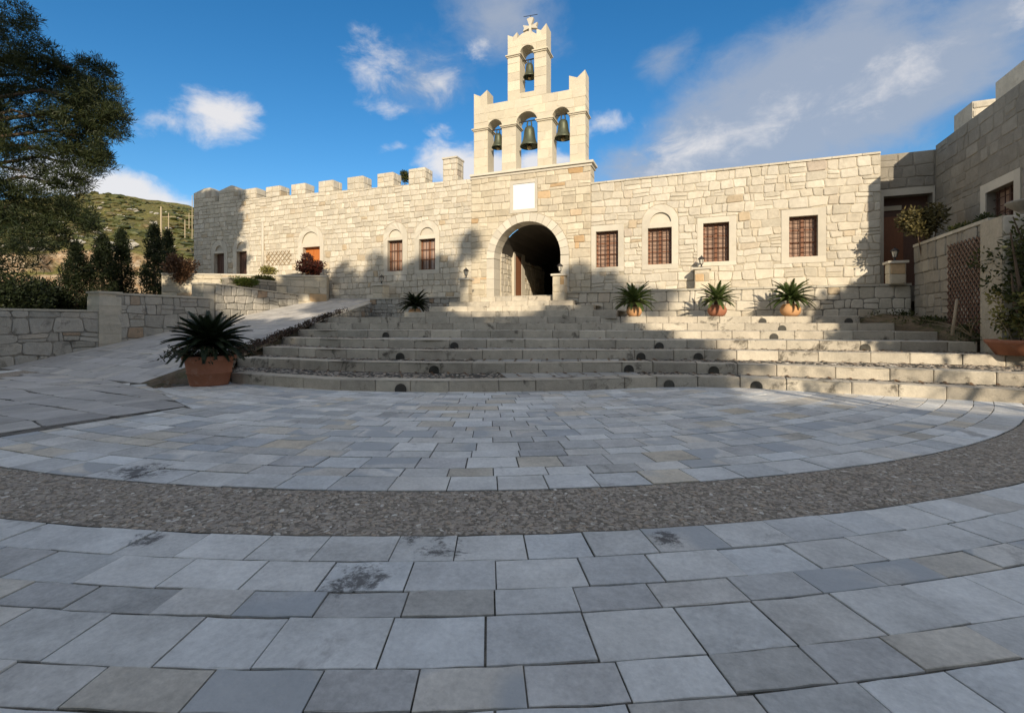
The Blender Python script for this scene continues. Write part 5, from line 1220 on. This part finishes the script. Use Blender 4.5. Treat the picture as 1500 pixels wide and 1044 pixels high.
for i in range(9):
    a = rng.uniform(2.2, 4.6); q = p; d_ = Vector((math.cos(a), math.sin(a) * .6, rng.uniform(.5, 1.1))); pts = [q]
    for k in range(4): q = q + d_ * .17; d_ = (d_ + Vector((rng.uniform(-.3, .3), rng.uniform(-.3, .3), rng.uniform(-.45, .05)))); pts.append(q)
    mb.tube(pts, [.009, .007, .006, .004, .003], 4)
mk('twigs', mb, M['twig'], t)
p = Vector((5.2, 13.3, .98)); mb = MB(); mb.tube([p, p + Vector((.2, .3, .8))], [.035, .028], 8); tag(mk('leaning_log', mb, M['twig'], smooth=True), 'pale stake leaning in the planting bed below the trellis', 'stake')
mb = MB(); rng = R(136)
for _ in range(60): i = rng.randrange(0, 5); f = rng.random(); q = Q[i].lerp(Q[i + 1], rng.random()).lerp(Z2[i], f); leaves(mb, rng, (q.x, q.y, zq[i] + .08), (.2, .2, .12), 40, .08, .03, .2, 0, .6)
mk('bed_weeds', mb, M['shrub'], bed, 'stuff')

# ------------------------------------------------------------------ poles on the hill
def pole(px, ptop, yc, label, arm=0, r_=.065):
    b = at(px, 473, yc); zb = hill_z((px - U0) / F, yc) - .3; zt_ = at(px, ptop, yc).z; t = thing('utility_pole', (b.x, b.y, zb), label, 'pole', 'wooden poles on the hillside'); mb = MB(); mb.tube([(b.x, b.y, zb), (b.x, b.y, zt_)], [r_, r_ * .8], 6); mk('shaft', mb, M['pole'], t)
    if arm: mb = MB(); e_ = Vector((CT, ST, 0)) * arm; c = Vector((b.x, b.y, zt_ - .45)); mb.tube([c - e_, c + e_], r_ * .6, 5); mk('crossarm', mb, M['pole'], t)
pole(236, 303, 40, 'tallest pale wooden pole, rising between the two cypress tops', 0, .085)
pole(247, 312, 58, 'wooden pole with a crossarm just beyond the tallest pole', .9)
pole(271, 322, 62, 'short wooden pole on the slope left of the wall corner')
pole(277, 312, 75, 'thin wooden pole with a crossarm nearest the wall corner', .8)
pole(281.5, 286, 64, 'thin tall pole just touching the shaded wall corner', 0, .05)

# ------------------------------------------------------------------ unseen house and trees set behind the viewer to shade the plaza
def toward_sun(p, Y): p = Vector(p); k = (p.y - Y) / -TO_SUN.y; return p + TO_SUN * k
house = thing('shade_house', (10, -15, 0), 'unseen flat roofed stone house added behind the viewer to shade the plaza', 'building')  # unseen house, added and sized to throw the plaza's shade
mb = MB(); HZ = 9.0
mb.box((-14, -18, -.05), (34, -12.5, HZ)); mk('wall', mb, M['wall'], house)
mb = MB(); mb.box((-14.2, -18.2, HZ + .002), (34.2, -12.3, HZ + .25)); mk('roof', mb, M['coping'], house)
for i in range(10):
    x = -10 + i * 3.2
    for z in (1.2, 4.6): mb = MB(); mb.box((x, -12.52, z), (x + 1, -12.46, z + 1.6)); f = mk('window', mb, M['trim'], house); mb = MB(); mb.box((x + .12, -12.46, z + .12), (x + .88, -12.44, z + 1.48)); mk('pane', mb, M['pane'], f)
def caster(name, spots, Y, label, seed, mat='shrub', per=55, leaf=(.3, .16, .2)):
    """an unseen tree with its crown lumps set to shade the given places"""
    rng = R(seed); cl = []; cs = []
    for p, r_ in spots: c = toward_sun(p, Y + rng.uniform(-.6, .6)); cs.append((c, r_))
    bx, by = sum(c.x for c, r_ in cs) / len(cs), Y; zt_ = max(c.z for c, r_ in cs)
    trunk = [(bx, by, -.1), (bx + .1, by, zt_ * .35), (bx, by + .1, zt_ * .7), (bx, by, zt_ * .9)]; limbs = []
    for c, r_ in cs:
        q = Vector((bx, by, max(1.5, c.z - abs(c.x - bx) * .7 - 1.2))); limbs.append([q, q.lerp(c, .5) + Vector((0, 0, .2)), c])
        for _ in range(int(14 * r_ * r_) + 6):
            d_ = Vector((rng.gauss(0, 1), rng.gauss(0, .7), rng.gauss(0, 1))).normalized() * r_ * rng.random() ** .5; cl.append((c + d_, (.42, .42, .36), per))
    tree(name, (bx, by, 0), label, 'tree', cl, limbs, mat, leaf, trunk, [.3, .24, .15, .05], seed)
W = lambda px, py: on_y(px, py, YF)
caster('broadleaf_tree', [(W(455, 440), .5), (W(500, 428), 1.0), (W(548, 412), 1.1), (W(600, 410), 1.0), (W(630, 405), .7), (W(682, 364), .36), (W(655, 402), .4), (W(655, 432), .65), (W(530, 440), .9), (W(590, 440), .9), (W(575, 455), 1.1), (W(510, 470), 1.2), (W(640, 455), 1.)], -9.5, 'broadleaf tree behind the viewer shading the foot of the merlon wall', 201)
def steps_shade(k, x0, x1, dx=52, r_=.75):
    return [(on_z(x, V0 - 1, 0) * 0 + Vector((*nose_at(k, x), RISE * k - .05)), r_) for x in range(x0, x1, dx)]
def nose_at(k, px):
    P = resample(NOSE[k], 120); i = min(range(121), key=lambda i: abs((to_px((*P[i], RISE * k)) or (9e9,))[0] - px)); return P[i]
caster('broadleaf_tree', steps_shade(1, 350, 640) + steps_shade(2, 360, 660) + steps_shade(3, 390, 660) + steps_shade(4, 420, 660) + steps_shade(5, 440, 660) + steps_shade(6, 470, 670) + steps_shade(7, 490, 690) + [(W(560, 478), 1.), (W(640, 478), 1.)], -8.0, 'broadleaf tree behind the viewer shading the ramp end of the steps', 206)
caster('broadleaf_tree', steps_shade(1, 660, 1060) + steps_shade(2, 680, 1060) + steps_shade(3, 680, 1030) + steps_shade(4, 680, 1000) + steps_shade(5, 680, 975) + steps_shade(6, 690, 950) + steps_shade(7, 830, 930) + steps_shade(8, 830, 900) + [(W(850, 423), .5), (W(880, 430), .7), (W(842, 412), .32), (W(835, 440), .6), (W(925, 455), .8), (W(870, 455), .9)], -10.5, 'broadleaf tree behind the viewer shading the middle of the steps', 202)
caster('broadleaf_tree', [(FRL.p(s_, z_, 0), .8) for s_ in (-5, -4, -3, -2, -1, 0, 1, 2, 3, 4, 5) for z_ in (.5, 1.7)] + [(ramp_pt(s_, t_), .8) for s_ in (.2, .45, .7, .95) for t_ in (.05, .15, .25, .35, .45)] + [(FRL.p(5, 2.1, -.4), .6), (FRL.p(8, 2.9, -.2), .5), (FRL.p(10, 2.9, -.2), .6)], -7.0, 'unseen broadleaf tree added behind the viewer to shade the grey fieldstone wall', 207)  # unseen tree, put in to shade the fieldstone wall and lower ramp
caster('broadleaf_tree', [(Vector((x, y, z)), .55) for x, y, z in ((4.0, 17.5, 1.5), (4.7, 17.5, 1.9), (5.4, 17.4, 2.1), (4.2, 16, 1.45), (5.2, 16, 1.5), (4.6, 14.8, 1.4), (5.5, 14.6, 1.5), (4.4, 13.6, 1.2), (5.3, 13.4, 1.3), (5.9, 14.5, 2.2), (5.9, 15.6, 2.3), (5.9, 16.5, 2.6), (5.2, 12.4, 1.1), (5.9, 13.6, 1.8))], 4.4, 'unseen broadleaf tree added beyond the right end of the steps to shade the planting bed', 203)  # unseen tree, put in to keep the sun off the bed
caster('pine_tree', [(W(px, py), .8) for px in (288, 305, 322, 338) for py in (296, 315, 335, 355)] + [(W(300, 385), .5), (W(326, 380), .45), (W(345, 300), .4), (W(290, 400), .6)], 1.0, 'pine tree outside the frame whose shade falls on the end merlons', 208, 'pine')
# open olive tree that dapples the right side of the steps
rng = R(204); cl = []; limbs = []; b = Vector((7.2, 1.2, 0))
for i in range(16):
    c = b + Vector((rng.uniform(-2.3, 3.0), rng.uniform(-1.2, 1.2), rng.uniform(2.6, 5.0))); limbs.append([b + Vector((0, 0, 1.4)), b.lerp(c, .55) + Vector((0, 0, .6)), c])
    for _ in range(5): cl.append((c + Vector((rng.gauss(0, .4), rng.gauss(0, .4), rng.gauss(0, .3))), (.26, .26, .2), 34))
tree('olive_tree', tuple(b), 'open crowned olive tree at the right of the plaza', 'tree', cl, limbs, 'olive', (.1, .035, .2), [b, b + Vector((.1, 0, .8)), b + Vector((0, 0, 1.5))], [.22, .18, .14], 205)
